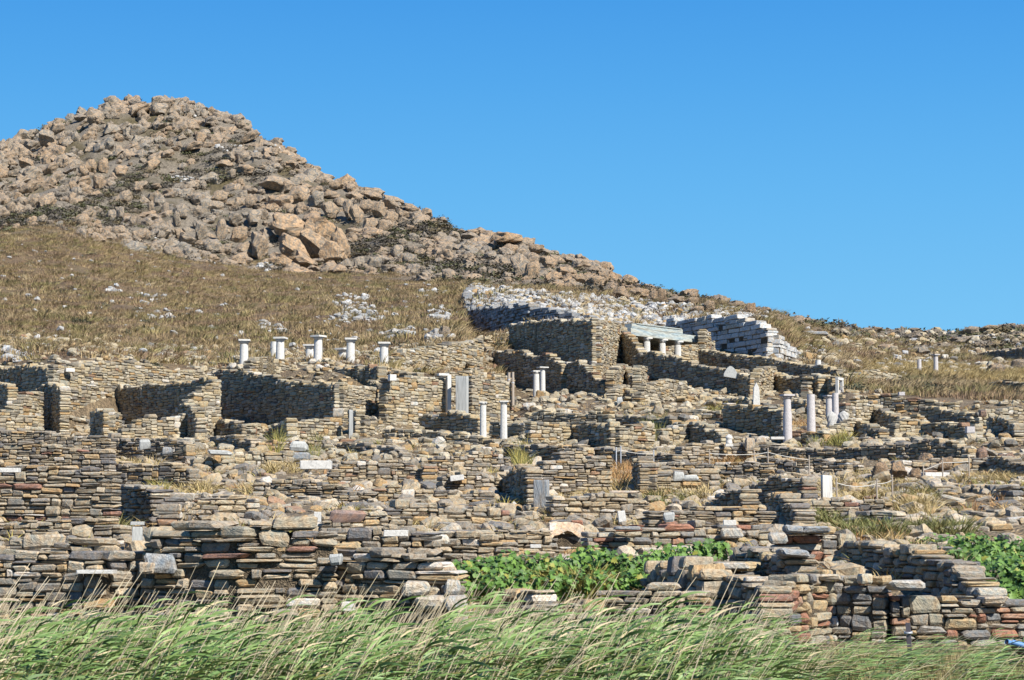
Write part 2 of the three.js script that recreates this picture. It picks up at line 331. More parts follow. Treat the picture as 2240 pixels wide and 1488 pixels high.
// ------------------------------------------------------------------ rubble masonry: stones laid one by one on the lowest place of the wall
let STONES = 0, LOOSE = 0;
function wall(path, top, label, o = {}) {
  const { pal = 'mid', th = 0.5, sw = [0.15, 0.5], sh = [0.055, 0.17], most = 300, dressed = false, holes = [], name = 'stone_wall', base = null, jig = 0.035, category = 'ruined wall' } = o;
  const P = path.map(([px, D]) => { const q = at(px, 900, D); return V(q.x, 0, -D); });
  const seg = [0]; for (let i = 1; i < P.length; i++) seg.push(seg[i - 1] + P[i].distanceTo(P[i - 1]));
  const L = seg[seg.length - 1];
  const on = s => { let i = 1; while (i < P.length - 1 && s > seg[i]) i++; const t = (s - seg[i - 1]) / (seg[i] - seg[i - 1]); const d = P[i].clone().sub(P[i - 1]).normalize(); return { p: P[i - 1].clone().lerp(P[i], t), d }; };
  const prof = top.map(([px, py]) => { // along which metre of the wall the bearing falls
    const u = (px - PW / 2) / FPX; let best = 0, err = 1e9;
    for (let k = 0; k <= 120; k++) { const s = L * k / 120, q = on(s).p, e = Math.abs(q.x / -q.z - u); if (e < err) { err = e; best = s; } }
    const q = on(best).p; return [best, at(px, py, -q.z).y];
  }).sort((a, b) => a[0] - b[0]);
  const topY = s => { if (s <= prof[0][0]) return prof[0][1]; for (let i = 1; i < prof.length; i++) if (s <= prof[i][0]) return lerp(prof[i - 1][1], prof[i][1], (s - prof[i - 1][0]) / Math.max(1e-4, prof[i][0] - prof[i - 1][0])); return prof[prof.length - 1][1]; };
  const baseY = s => { const { p, d } = on(clamp(s, 0, L)); const nx = -d.z, nz = d.x; const fx = nz >= 0 ? 1 : -1; let b = Math.min(H(p.x, p.z), H(p.x + nx * fx * (th / 2 + 0.3), p.z + nz * fx * (th / 2 + 0.3))); if (base !== null) b = Math.max(b, at(1120, base, -p.z).y); return b - 0.3; };
  const g = new THREE.Group(); const c0 = on(L / 2).p; g.position.set(c0.x, baseY(L / 2), c0.z);
  const Dm = -c0.z, ppm = FPX / Dm;
  // lowest-place packing
  const cell = dressed ? 0.08 : 0.035, n = Math.max(2, Math.round(L / cell)), sky = new Float32Array(n), lim = new Float32Array(n);
  const ph = rnd() * 50, rag = o.rag ?? 0.09;
  for (let i = 0; i < n; i++) { const s = (i + 0.5) / n * L; sky[i] = baseY(s); lim[i] = topY(s) + rag * n2(s * 1.7, ph) + rag * 0.6 * n2(s * 5, ph); }
  const list = []; let guard = 0;
  while (guard++ < 9000) {
    let b = -1, by = 1e9; for (let i = 0; i < n; i++) if (sky[i] < lim[i] - 0.03 && sky[i] < by) { by = sky[i]; b = i; }
    if (b < 0) break;
    let a = b, e = b; while (a > 0 && Math.abs(sky[a - 1] - by) < 0.012) a--; while (e < n - 1 && Math.abs(sky[e + 1] - by) < 0.012) e++;
    let h = dressed ? R(sh[0], sh[1]) : lerp(sh[0], sh[1], Math.pow(rnd(), 0.95)) * (rnd() < 0.05 ? 1.7 : 1);
    const width = (e - a + 1) * L / n, want = R(sw[0], sw[1]) * (rnd() < 0.08 ? 1.5 : 1);
    let cnt = Math.min(e - a + 1, Math.max(2, Math.round(want / L * n))); if (width - cnt * L / n < sw[0] * 0.8) cnt = e - a + 1;
    if (cnt * L / n > sw[1] * 1.6) cnt = Math.ceil(cnt / 2);
    let s0 = a; if (cnt < e - a + 1 && rnd() < 0.5) s0 = e - cnt + 1;
    const ln = a > 0 ? sky[a - 1] : 1e9, rn = e < n - 1 ? sky[e + 1] : 1e9;
    if (dressed) { const hc = (sh[0] + sh[1]) / 2; const k = Math.floor((by - g.position.y) / hc + 0.3) + 1; h = (k + 0.22 * n2(k * 3.7, ph)) * hc + g.position.y - by; if (h < 0.08) h += hc; if (rnd() < 0.05) h *= 0.5; }
    else { h = Math.round((by + h - g.position.y) / 0.03) * 0.03 + g.position.y - by; if (h < 0.03) h += 0.03; }
    if (!dressed) for (const q of [ln, rn]) { const hh = q - by; if (hh > sh[0] * 0.75 && Math.abs(hh - h) < 0.055) { h = hh; break; } }
    const w = cnt * L / n; if (!dressed) h = Math.min(h, Math.max(w * 1.3, 0.05));
    let li = 0; for (let i = s0; i < s0 + cnt; i++) li += lim[i]; li /= cnt;
    for (let i = s0; i < s0 + cnt; i++) sky[i] = by + h;
    if (by + h * 0.55 > li) continue;
    const sc = (s0 + cnt / 2) / n * L;
    if (holes.length) { const q = on(sc).p, [x, y] = toPx(V(q.x, by + h / 2, q.z)); if (holes.some(k => x > k[0] && x < k[2] && y > k[1] && y < k[3])) continue; }
    list.push({ s: sc, y: by + h / 2, w, h });
  }
  const gap = dressed ? 0.03 : Dm > 80 ? 0.012 : 0.018, out = [];
  for (const s of list) {
    const { p, d } = on(s.s), ang = Math.atan2(-d.z, d.x), dz = R(-jig, jig), nx = -Math.sin(ang) * -1, depth = th + R(-0.05, 0.05);
    const m = M4(V(p.x - g.position.x + Math.sin(ang) * dz, s.y - g.position.y, p.z - g.position.z + Math.cos(ang) * dz), new THREE.Euler(R(-0.03, 0.03), ang + (rnd() < 0.5 ? Math.PI : 0) + R(-0.025, 0.025), dressed ? R(-0.006, 0.006) : R(-0.035, 0.035)), V(Math.max(0.04, s.w - gap), Math.max(0.035, s.h - gap * 0.8), depth));
    const far = s.y < H(p.x, p.z) - 0.6;
    out.push({ m, size: s.w * s.h, wpx: s.w * ppm, e: hue(pal), geo: pick(dressed ? ROUGHHEWN : BLOCKS), far });
  }
  out.sort((a, b) => b.size - a.size);
  const rest = []; let k = 0;
  for (const s of out) {
    if (k < most && s.wpx >= 10 && !s.far) { const q = part(s.geo, s.e.m, 'stone', g); q.applyMatrix4(s.m); k++; STONES++; } else rest.push({ geo: s.geo, m4: s.m, c: s.e.c });
  }
  if (rest.length) { part(bake(rest), mergedStone, 'small_stones', g, null, 'stuff'); LOOSE += rest.length; }
  // earth and mortar core behind the joints
  const CP = [], CI = [], CU = [], m = Math.max(2, Math.ceil(L / 0.3)), ht = th / 2 - 0.055;
  for (let i = 0; i <= m; i++) {
    const s = clamp(L * i / m, 0.07, L - 0.07), { p, d } = on(s), nx = -d.z, nz = d.x, yb = baseY(s) - g.position.y, yt = Math.max(yb + 0.02, topY(s) - g.position.y - 0.16 - rag);
    for (const [f, y] of [[-1, yb], [-1, yt], [1, yt], [1, yb]]) { CP.push(p.x - g.position.x + nx * ht * f, y, p.z - g.position.z + nz * ht * f); CU.push(s * 0.5, y * 0.5 + f * 0.1); }
    if (i < m) for (let q = 0; q < 4; q++) { const a = i * 4 + q, b = i * 4 + (q + 1) % 4, c = a + 4, e = b + 4; CI.push(a, b, c, b, e, c); }
  }
  CI.push(0, 2, 1, 0, 3, 2); const z = m * 4; CI.push(z, z + 1, z + 2, z, z + 2, z + 3);
  if (!holes.length) {
    const cg = new THREE.BufferGeometry(); cg.setAttribute('position', new THREE.Float32BufferAttribute(CP, 3)); cg.setAttribute('uv', new THREE.Float32BufferAttribute(CU, 2)); cg.setIndex(CI);
    const c2 = cg.toNonIndexed(); c2.computeVertexNormals(); part(c2, coreMat, 'earth_core', g);
  }
  add(g, name, label, category, o.group || 'ruined house walls', 'thing');
  return g;
}

// ------------------------------------------------------------------ the ruined town, wall by wall: plan [bearing, distance], ruined top, what singles it out
const fW = { pal: 'far', sw: [0.2, 0.66], sh: [0.085, 0.21] }, ASH = { pal: 'marble', dressed: true, sw: [0.4, 1.15], sh: [0.26, 0.4], th: 0.9, jig: 0.1, rag: 0.42, group: 'theatre walls' };
// theatre
wall([[1300, 165], [1240, 167], [1180, 170], [1120, 175], [1070, 182], [1036, 190], [1022, 200], [1030, 212]], [[1300, 692], [1280, 690], [1250, 684], [1200, 674], [1150, 668], [1100, 670], [1050, 676], [1028, 670], [1024, 655], [1022, 640], [1030, 630]], 'curved grey ashlar retaining wall of the theatre, in shade, below the white rubble bank', { ...ASH, pal: 'greystone', sw: [0.4, 0.95], sh: [0.2, 0.3], name: 'theatre_wall', rag: 0.3 });
wall([[1470, 164], [1692, 151]], [[1470, 705], [1500, 697], [1560, 694], [1640, 692], [1655, 702], [1692, 718]], 'stepped grey marble ashlar wall of the theatre behind the portico', { ...ASH, name: 'theatre_wall' });
wall([[1693, 151], [1738, 157]], [[1693, 722], [1702, 735], [1716, 748], [1738, 772]], 'sunlit white marble ashlar corner at the end of the theatre wall', { ...ASH, name: 'theatre_wall' });
// upper terraces, centre
wall([[1119, 143], [1304, 131]], [[1119, 712], [1150, 704], [1200, 700], [1304, 699]], 'tall dark shaded house wall below the curved theatre wall', fW);
wall([[1305, 131], [1360, 138]], [[1305, 700], [1340, 704], [1360, 714]], 'tall narrow sunlit wall face at the corner left of the portico', fW);
wall([[1358, 138], [1411, 132]], [[1358, 712], [1375, 728], [1395, 750], [1411, 772]], 'dark wall with steeply sloping broken top beside the portico', fW);
wall([[1400, 145.6], [1560, 152.8]], [[1400, 734], [1560, 748]], 'dark back wall behind the three portico columns', fW);
wall([[1536, 143], [1556, 146]], [[1536, 724], [1546, 726], [1556, 758]], 'narrow broken pier under the right end of the portico beam', fW);
wall([[1535, 143], [1822, 129]], [[1535, 764], [1560, 768], [1600, 776], [1660, 779], [1700, 786], [1760, 797], [1822, 806]], 'long dark wall running below the marble ashlar theatre corner', fW);
wall([[1392, 132], [1650, 119]], [[1392, 778], [1412, 772], [1440, 768], [1462, 778], [1480, 779], [1500, 786], [1530, 798], [1560, 804], [1600, 808], [1625, 816], [1650, 826]], 'broad dark shaded wall in front of the portico columns', fW);
wall([[1652, 119], [1692, 124]], [[1652, 815], [1660, 806], [1680, 803], [1692, 806]], 'narrow sunlit wall with a slot window behind the pointed white stele', { ...fW, holes: [[1658, 832, 1664, 848]] });
wall([[1050, 139], [1236, 127]], [[1050, 748], [1066, 757], [1082, 770], [1110, 766], [1126, 772], [1146, 764], [1166, 779], [1190, 776], [1202, 771], [1216, 782], [1236, 800]], 'dark wall with a wavy broken top below the tall shaded house wall', fW);
wall([[1196, 131], [1336, 121]], [[1196, 806], [1240, 796], [1274, 786], [1292, 806], [1310, 826], [1336, 858]], 'dark gable-shaped wall sloping down beside the thin white column', fW);
wall([[1334, 121], [1368, 126]], [[1334, 812], [1350, 800], [1368, 798]], 'small sunlit wall face between the gable-shaped wall and a dark doorway', fW);
wall([[1368, 126], [1392, 122]], [[1368, 798], [1380, 812], [1392, 830]], 'short dark cross wall with a falling top beside the doorway', fW);
wall([[1392, 121], [1408, 123]], [[1392, 802], [1400, 800], [1408, 806]], 'thin sunlit pier standing at the foot of the broad dark wall', fW);
wall([[1336, 115], [1370, 117]], [[1336, 852], [1352, 846], [1370, 844]], 'low sunlit wall stub left of the triangular shadow', fW);
wall([[1370, 117], [1402, 113]], [[1370, 850], [1384, 856], [1402, 874]], 'small dark triangular wall stub with sloping top', fW);
wall([[1392, 112], [1496, 117]], [[1392, 866], [1405, 846], [1440, 834], [1470, 830], [1496, 834]], 'sunlit pale rubble wall in the middle of the upper terrace', fW);
wall([[1496, 118], [1650, 112]], [[1496, 864], [1560, 868], [1650, 872]], 'low dark footing wall along the base of the broad dark wall', fW);
// upper terraces, left of centre
wall([[846, 119], [958, 124]], [[846, 786], [876, 768], [900, 764], [940, 756], [958, 752]], 'sunlit wall with a rising broken top right of the last white column', fW);
wall([[963, 124], [1050, 129]], [[963, 752], [1000, 750], [1030, 744], [1050, 740]], 'sunlit wall with a small square hole, right of a dark vertical slot', { ...fW, holes: [[1010, 796, 1022, 812]] });
wall([[836, 104], [978, 108]], [[836, 832], [870, 826], [930, 826], [978, 822]], 'broad sunlit masonry wall left of the tall marble door jambs', fW);
wall([[1024, 109.5], [1116, 112.5]], [[1024, 822], [1070, 832], [1116, 838]], 'sunlit masonry wall right of the tall marble door jambs', fW);
wall([[958, 116], [1118, 121]], [[958, 818], [1020, 812], [1080, 818], [1118, 826]], 'pale wall rising behind the marble door jambs', fW);
wall([[640, 117], [836, 109]], [[640, 808], [700, 804], [770, 803], [836, 804]], 'long low dark wall that hides the feet of the white columns', fW);
wall([[840, 114], [920, 112]], [[840, 810], [880, 812], [920, 816]], 'low dark ledge wall under the last white column', fW);
wall([[538, 113], [642, 117]], [[538, 792], [556, 782], [590, 783], [620, 790], [642, 800]], 'sunlit broken wall below the leftmost white columns', fW);
wall([[470, 117], [741, 103]], [[470, 812], [500, 809], [560, 817], [600, 822], [632, 834], [680, 838], [741, 842]], 'large dark shaded wall with a falling top at the centre of the houses', fW);
wall([[742, 103], [812, 106]], [[742, 843], [780, 844], [812, 846]], 'sunlit wall face between the large dark wall and a dark niche', fW);
wall([[812, 109], [836, 106]], [[812, 834], [836, 838]], 'dark niche wall with rounded stones left of the broad masonry wall', fW);
wall([[232, 118], [474, 106.5]], [[232, 850], [300, 843], [360, 840], [420, 834], [474, 826]], 'dark shaded wall with three beam holes behind a ruined lit wall', fW);
wall([[404, 104.5], [474, 106]], [[404, 880], [420, 858], [448, 842], [474, 832]], 'sunlit wall with a stepped edge rising to the large dark wall', fW);
wall([[108, 112], [482, 125]], [[108, 802], [160, 797], [232, 790], [300, 795], [380, 810], [430, 814], [482, 822]], 'long pale retaining wall at the foot of the grassy hillside', fW);
wall([[-60, 125], [110, 113]], [[-60, 800], [0, 804], [60, 800], [110, 802]], 'dark wall at the hillside foot on the far left', fW);
wall([[-20, 112], [26, 107]], [[-20, 836], [26, 842]], 'dark wall stub at the left edge below the hillside wall', fW);
wall([[20, 105], [86, 108]], [[20, 900], [34, 878], [52, 860], [76, 852], [86, 866]], 'small sunlit ruined wall with a peaked top near the left edge', fW);
wall([[86, 113], [142, 106]], [[86, 852], [110, 836], [142, 846]], 'dark cross wall right of the small peaked wall', fW);
wall([[-40, 101], [92, 103]], [[-40, 905], [20, 898], [60, 908], [92, 906]], 'low sunlit wall at the left edge in front of the peaked wall', fW);
wall([[206, 103], [238, 100.5]], [[206, 898], [238, 898]], 'dark block-like pier in front of the beam-hole wall', fW);
wall([[238, 100.5], [262, 102]], [[238, 898], [250, 902], [262, 930]], 'sunlit edge of the block-like pier', fW);
wall([[262, 99], [402, 101]], [[262, 944], [285, 932], [302, 916], [330, 906], [346, 916], [372, 912], [402, 902]], 'sunlit broken front wall below the beam-hole wall', fW);
wall([[402, 103], [440, 99]], [[402, 884], [416, 882], [432, 898], [440, 912]], 'dark narrow wall with a notch beside the stepped lit wall', fW);
wall([[440, 99.5], [474, 101]], [[440, 895], [474, 890]], 'sunlit pier under the stepped lit wall', fW);
wall([[470, 101], [540, 98]], [[470, 922], [500, 920], [540, 928]], 'low dark wall before the large dark wall', fW);
wall([[538, 98], [562, 99]], [[538, 924], [562, 930]], 'small sunlit pier before the large dark wall', fW);
wall([[590, 100], [640, 96]], [[590, 942], [612, 926], [640, 918]], 'dark wall stub with a rising top before the large dark wall', fW);
wall([[640, 96.5], [742, 98.5]], [[640, 920], [690, 916], [742, 918]], 'sunlit yellowish wall in front of the large dark wall', fW);
wall([[772, 100.5], [788, 99]], [[772, 898], [788, 900]], 'narrow dark pier behind the thin grey marble post', fW);
wall([[788, 99], [842, 101]], [[788, 902], [812, 912], [842, 936]], 'sunlit wall falling to the right from the thin grey post', fW);
wall([[925, 104], [1056, 99]], [[925, 910], [960, 902], [1000, 901], [1056, 912]], 'dark wall behind the two fluted columns', fW);
wall([[1080, 99], [1156, 97]], [[1080, 922], [1120, 924], [1156, 930]], 'short dark wall right of the two fluted columns', fW);
wall([[842, 98.5], [1136, 93.5]], [[842, 938], [900, 944], [1000, 948], [1060, 958], [1136, 964]], 'long low dark wall below the two fluted columns', fW);
// middle terraces, centre
wall([[1154, 94], [1242, 95.5]], [[1154, 924], [1180, 922], [1242, 920]], 'sunlit pale wall right of the fluted columns', fW);
wall([[1256, 96], [1346, 91]], [[1256, 926], [1300, 926], [1346, 930]], 'brownish shaded wall between two pale sunlit walls', fW);
wall([[1346, 91], [1424, 93]], [[1346, 936], [1380, 930], [1424, 928]], 'sunlit pale wall left of a tuft of green weeds', fW);
wall([[1160, 102], [1340, 99]], [[1160, 905], [1200, 900], [1260, 903], [1340, 898]], 'low tumbled wall along the terrace above the pale walls', fW);
wall([[1336, 102], [1500, 97]], [[1336, 910], [1400, 908], [1500, 920]], 'low dark broken wall behind the pale wall with weeds', fW);
wall([[1440, 95], [1520, 96.5]], [[1440, 938], [1470, 930], [1520, 936]], 'small sunlit wall right of the green weeds', fW);
wall([[1518, 96], [1590, 92]], [[1518, 924], [1550, 932], [1590, 946]], 'low dark stepped wall above the small white torso', fW);
wall([[1520, 106], [1640, 104]], [[1520, 900], [1580, 898], [1640, 906]], 'low wall of the terrace below the broad dark wall', fW);
wall([[1590, 103], [1720, 98]], [[1590, 884], [1650, 890], [1720, 894]], 'low dark terrace wall below the pointed white stele', fW);
wall([[1484, 84], [1652, 86]], [[1484, 975], [1530, 966], [1580, 968], [1652, 970]], 'sunlit yellow wall under the small white torso', {});
wall([[1288, 84], [1484, 80]], [[1288, 982], [1340, 980], [1400, 984], [1484, 992]], 'long low grey wall below the pale sunlit walls', {});
wall([[1110, 87], [1290, 83]], [[1110, 974], [1200, 972], [1290, 974]], 'low dark wall with overgrown top left of the long grey wall', {});
wall([[1214, 80], [1290, 81]], [[1214, 992], [1240, 984], [1290, 982]], 'short sunlit wall beside a dark hollow', {});
wall([[1180, 67], [1332, 68]], [[1180, 1010], [1204, 1004], [1250, 1000], [1332, 1000]], 'tall sunlit grey-green wall right of the big grey slab', {});
wall([[1398, 70], [1416, 66]], [[1398, 1010], [1406, 1004], [1416, 1012]], 'dark upright pier beside the dry orange weeds', {});
wall([[1418, 66], [1434, 66.6]], [[1418, 1020], [1434, 1018]], 'narrow lit pier beside the dark upright pier', {});
wall([[1434, 69], [1452, 66]], [[1434, 1024], [1452, 1028]], 'second dark pier of the pair by the dry weeds', {});
wall([[1450, 67], [1566, 68]], [[1450, 1020], [1500, 1022], [1566, 1030]], 'sunlit wall with two large grey blocks behind dry grass', { sw: [0.3, 0.9], sh: [0.07, 0.2] });
wall([[1400, 77], [1690, 75]], [[1400, 1008], [1480, 1012], [1560, 1012], [1640, 1008], [1690, 1014]], 'long low wall behind the rope barrier', {});
wall([[1084, 74], [1170, 62]], [[1084, 1086], [1104, 1058], [1130, 1030], [1150, 1020], [1170, 1028]], 'dark sloping cross wall left of the big grey slab', {});
wall([[1160, 59], [1200, 58.4]], [[1160, 1112], [1200, 1112]], 'square pier carrying the big grey slab', { pal: 'near' });
wall([[1200, 57], [1412, 58]], [[1200, 1090], [1250, 1082], [1320, 1080], [1412, 1092]], 'sunlit brown wall right of the big grey slab', { pal: 'mid' });
wall([[1410, 51], [1690, 52]], [[1410, 1116], [1440, 1110], [1500, 1108], [1580, 1104], [1620, 1104], [1690, 1122]], 'wall of thin flat slabs behind the pinkish wall', { pal: 'near', sw: [0.2, 0.6], sh: [0.05, 0.12] });
wall([[1560, 60], [1640, 56]], [[1560, 1092], [1600, 1074], [1640, 1070]], 'dark ruined wall stub above the slab wall', { pal: 'near' });
wall([[1650, 63], [1772, 60]], [[1650, 1052], [1700, 1046], [1772, 1050]], 'low lit wall left of the upright marble stele', { pal: 'near' });
wall([[1200, 46.5], [1276, 46.5]], [[1200, 1142], [1276, 1144]], 'wall stub with patches of peach plaster above the fig bush', { pal: 'ruddy' });
wall([[1276, 45], [1692, 46]], [[1276, 1158], [1330, 1152], [1420, 1150], [1500, 1150], [1600, 1152], [1692, 1160]], 'long pinkish wall behind the central fig bush', { pal: 'ruddy', sh: [0.055, 0.18] });
wall([[960, 45.5], [1204, 46]], [[960, 1160], [1040, 1156], [1120, 1152], [1204, 1156]], 'brown wall left of the plastered stub above the fig bush', { pal: 'near' });
// middle terraces, left
wall([[720, 93], [892, 87]], [[720, 972], [760, 968], [800, 968], [832, 976], [868, 980], [892, 988]], 'dark wall with a drain hole above the humped lit wall', { pal: 'mid', holes: [] });
wall([[690, 72], [944, 73]], [[690, 1046], [720, 1030], [760, 1010], [800, 1004], [868, 1004], [900, 1016], [944, 1044]], 'sunlit humped wall below the dark drain wall', {});
wall([[900, 78], [940, 72]], [[900, 1058], [922, 1034], [940, 1016]], 'dark diagonal break in the middle of the humped wall', {});
wall([[940, 79], [1110, 80]], [[940, 1000], [1000, 996], [1060, 992], [1110, 1000]], 'sunlit tumbled wall below the fluted columns', {});
wall([[960, 68], [1092, 69]], [[960, 1040], [1020, 1036], [1092, 1046]], 'sunlit wall with a fallen white block on its top', {});
wall([[740, 62], [1080, 63]], [[740, 1080], [800, 1072], [880, 1066], [960, 1072], [1080, 1080]], 'long sunlit wall across the middle left of the sloping dark wall', { pal: 'mid' });
wall([[840, 53], [1110, 54]], [[840, 1108], [900, 1098], [1000, 1102], [1110, 1112]], 'sunlit slab wall behind the thin tilted slab', { pal: 'near' });
wall([[700, 47.5], [900, 48]], [[700, 1122], [760, 1112], [830, 1120], [900, 1130]], 'brown wall with orange stones left of the tilted slab', { pal: 'near' });
wall([[560, 66], [760, 65]], [[560, 1060], [620, 1046], [700, 1052], [760, 1064]], 'tumbled wall beside the small dry thorn bush', { pal: 'mid' });
wall([[410, 53], [562, 54]], [[410, 1094], [450, 1090], [500, 1086], [562, 1088]], 'low lit wall with yellow weeds at its foot', { pal: 'mid' });
wall([[370, 50], [414, 53]], [[370, 1108], [390, 1086], [414, 1084]], 'pale rubble wall end with exposed core', { pal: 'mid', sw: [0.12, 0.3] });
wall([[268, 55], [356, 52]], [[268, 1066], [300, 1058], [356, 1076]], 'greyish wall recess right of the tall clean-edged wall', { pal: 'near' });
wall([[-60, 52], [260, 51]], [[-60, 1016], [60, 1012], [150, 1018], [210, 1026], [260, 1030]], 'tall lit wall of long slabs with a clean vertical edge', { pal: 'near', sw: [0.2, 0.6], most: 320 });
wall([[-60, 68], [250, 67]], [[-60, 968], [60, 968], [140, 976], [250, 990]], 'grey slab wall above the tall clean-edged wall', { pal: 'near' });
wall([[-60, 86], [250, 84]], [[-60, 944], [60, 942], [160, 948], [250, 962]], 'dark grey terrace wall below the left houses', { pal: 'mid' });
wall([[240, 86], [420, 83]], [[240, 952], [300, 962], [360, 960], [420, 968]], 'low tumbled terrace wall below the broken front wall', { pal: 'mid' });
wall([[420, 80], [640, 82]], [[420, 996], [480, 998], [560, 990], [640, 994]], 'pale sunlit low wall with big cream blocks', { pal: 'far', sw: [0.3, 0.8], sh: [0.12, 0.3] });
wall([[470, 94], [560, 90]], [[470, 956], [510, 952], [560, 962]], 'short dark wall below the small sunlit pier', { pal: 'mid' });
wall([[560, 90], [720, 92]], [[560, 970], [620, 962], [720, 966]], 'low rough wall with green weeds left of the drain wall', { pal: 'mid' });
wall([[250, 72], [430, 70]], [[250, 1018], [300, 1008], [380, 1014], [430, 1022]], 'overgrown low wall above the greyish wall recess', { pal: 'mid' });
wall([[-40, 47], [154, 46.5]], [[-40, 1136], [60, 1138], [110, 1134], [154, 1142]], 'low lit wall at the left edge above the front terrace', { pal: 'near' });
wall([[150, 47], [282, 46.5]], [[150, 1134], [200, 1130], [282, 1146]], 'short lit wall with weeds left of the marble pedestal', { pal: 'near' });
wall([[-40, 41], [250, 40]], [[-40, 1190], [80, 1186], [180, 1178], [250, 1182]], 'low terrace wall with a long grey block on top', { pal: 'near', sw: [0.25, 0.8] });
wall([[700, 38.5], [960, 38]], [[700, 1168], [760, 1150], [850, 1146], [900, 1150], [960, 1178]], 'grey wall behind the right half of the front slab wall', { pal: 'near' });
wall([[900, 42], [1130, 41.5]], [[900, 1168], [960, 1158], [1050, 1166], [1130, 1178]], 'lit wall with a square cream block left of the fig bush', { pal: 'near' });
// front row, left
wall([[-60, 33.5], [236, 33], [338, 33.4]], [[-60, 1206], [60, 1208], [120, 1210], [200, 1204], [250, 1210], [338, 1212]], 'front wall at the left with white stones, rising from the reeds', { pal: 'near', sw: [0.12, 0.5], sh: [0.055, 0.18], most: 320 });
wall([[336, 33], [540, 32], [740, 32.2]], [[336, 1156], [400, 1150], [470, 1148], [560, 1146], [640, 1144], [700, 1150], [740, 1164]], 'tall front wall of long dark slabs with deep joints', { pal: 'near', sw: [0.14, 0.62], sh: [0.05, 0.16], jig: 0.055, most: 320 });
wall([[736, 32.6], [870, 31.8], [1012, 31.4]], [[736, 1196], [800, 1204], [860, 1198], [905, 1196], [930, 1226], [975, 1232], [1000, 1240], [1012, 1262]], 'front slab wall ending in big rounded blocks before the fig bush', { pal: 'near', sw: [0.14, 0.64], sh: [0.055, 0.18], jig: 0.055, most: 320 });
// front row, right
wall([[1126, 32.5], [1192, 32]], [[1126, 1296], [1150, 1284], [1178, 1288], [1192, 1300]], 'small broken pier rising from the reeds before the fig bush', { pal: 'near' });
wall([[1180, 31.2], [1310, 31.4]], [[1180, 1326], [1240, 1320], [1310, 1316]], 'low footing wall among the reeds right of the small pier', { pal: 'near' });
wall([[1306, 31.6], [1550, 31.2]], [[1306, 1278], [1350, 1278], [1400, 1290], [1440, 1284], [1480, 1282], [1520, 1290], [1550, 1298]], 'front wall with long capping slabs below the fig bush', { pal: 'near', sw: [0.14, 0.62], most: 320 });
wall([[1428, 38], [1566, 34]], [[1428, 1250], [1460, 1238], [1480, 1244], [1510, 1226], [1540, 1234], [1566, 1240]], 'shaded wall with rounded upright stones beside the fig bush', { pal: 'near', sw: [0.2, 0.45], sh: [0.12, 0.32] });
wall([[1552, 36], [1694, 32]], [[1552, 1262], [1580, 1252], [1620, 1262], [1660, 1258], [1694, 1278]], 'dark shaded wall end rising from the reeds in front of the yellowish wall', { pal: 'near', sh: [0.07, 0.2], sw: [0.16, 0.5] });
wall([[1562, 37.5], [1650, 37]], [[1562, 1234], [1590, 1224], [1630, 1228], [1650, 1240]], 'lit block wall with a flat slab top behind the dark wall end', { pal: 'ruddy', sh: [0.06, 0.19] });
wall([[1624, 40], [1752, 35.5]], [[1624, 1206], [1660, 1198], [1700, 1204], [1752, 1216]], 'dark cross wall under a projecting flat slab', { pal: 'near' });
wall([[1688, 42.2], [1858, 42.6]], [[1688, 1166], [1730, 1156], [1800, 1160], [1858, 1182]], 'reddish wall with big grey slabs laid along its top', { pal: 'ruddy', sw: [0.25, 0.8], sh: [0.08, 0.22] });
wall([[1692, 32.2], [1800, 33.4], [1938, 33]], [[1692, 1280], [1720, 1252], [1760, 1248], [1800, 1254], [1860, 1256], [1900, 1254], [1930, 1246], [1938, 1248]], 'front wall of yellowish blocks in the right foreground', { pal: 'ruddy', sh: [0.055, 0.18], most: 320 });
wall([[1938, 33], [2090, 33], [2320, 33.6]], [[1938, 1290], [2000, 1296], [2060, 1292], [2120, 1302], [2150, 1306], [2200, 1316], [2320, 1334]], 'long front wall of mixed red and cream blocks behind the iron post', { pal: 'ruddy', sw: [0.12, 0.5], sh: [0.055, 0.18], most: 330 });
wall([[1850, 42], [2112, 35]], [[1850, 1196], [1882, 1178], [1930, 1186], [1990, 1198], [2040, 1208], [2070, 1222], [2112, 1232]], 'large dark shaded wall before the right fig bush', { pal: 'near', sh: [0.06, 0.19], sw: [0.18, 0.5] });
wall([[2076, 36], [2166, 34]], [[2076, 1228], [2098, 1226], [2120, 1250], [2140, 1276], [2166, 1300]], 'stepped rubble wall end with a lit edge by the right fig bush', { pal: 'ruddy' });
// right middle
wall([[1974, 56], [2186, 50]], [[1974, 1158], [1994, 1132], [2060, 1134], [2080, 1140], [2130, 1136], [2186, 1148]], 'dark broken wall just above the right fig bush', { pal: 'near', sh: [0.07, 0.2], sw: [0.16, 0.45] });
wall([[2050, 68], [2074, 63]], [[2050, 1062], [2062, 1066], [2074, 1098]], 'dark pier with a falling edge above the right fig bush', { pal: 'near' });
wall([[2066, 66], [2136, 67]], [[2066, 1066], [2090, 1066], [2136, 1064]], 'sunlit wall between two dark piers at the right', { pal: 'mid' });
wall([[2120, 67], [2200, 60]], [[2120, 1078], [2136, 1066], [2180, 1064], [2200, 1068]], 'dark wall with a jagged top below the dry grass bank', { pal: 'near', sh: [0.07, 0.2] });
wall([[2196, 59], [2320, 61]], [[2196, 1066], [2240, 1070], [2320, 1066]], 'lit block wall at the right edge above the fig bush', { pal: 'ruddy' });
wall([[1776, 57.5], [1950, 57]], [[1776, 1096], [1820, 1096], [1880, 1096], [1950, 1094]], 'low lit slab wall below the upright marble stele', { pal: 'near', sw: [0.2, 0.6] });
wall([[1690, 56], [1760, 50]], [[1690, 1086], [1716, 1082], [1740, 1092], [1760, 1112]], 'dark ruined cross wall left of the low slab wall', { pal: 'near' });
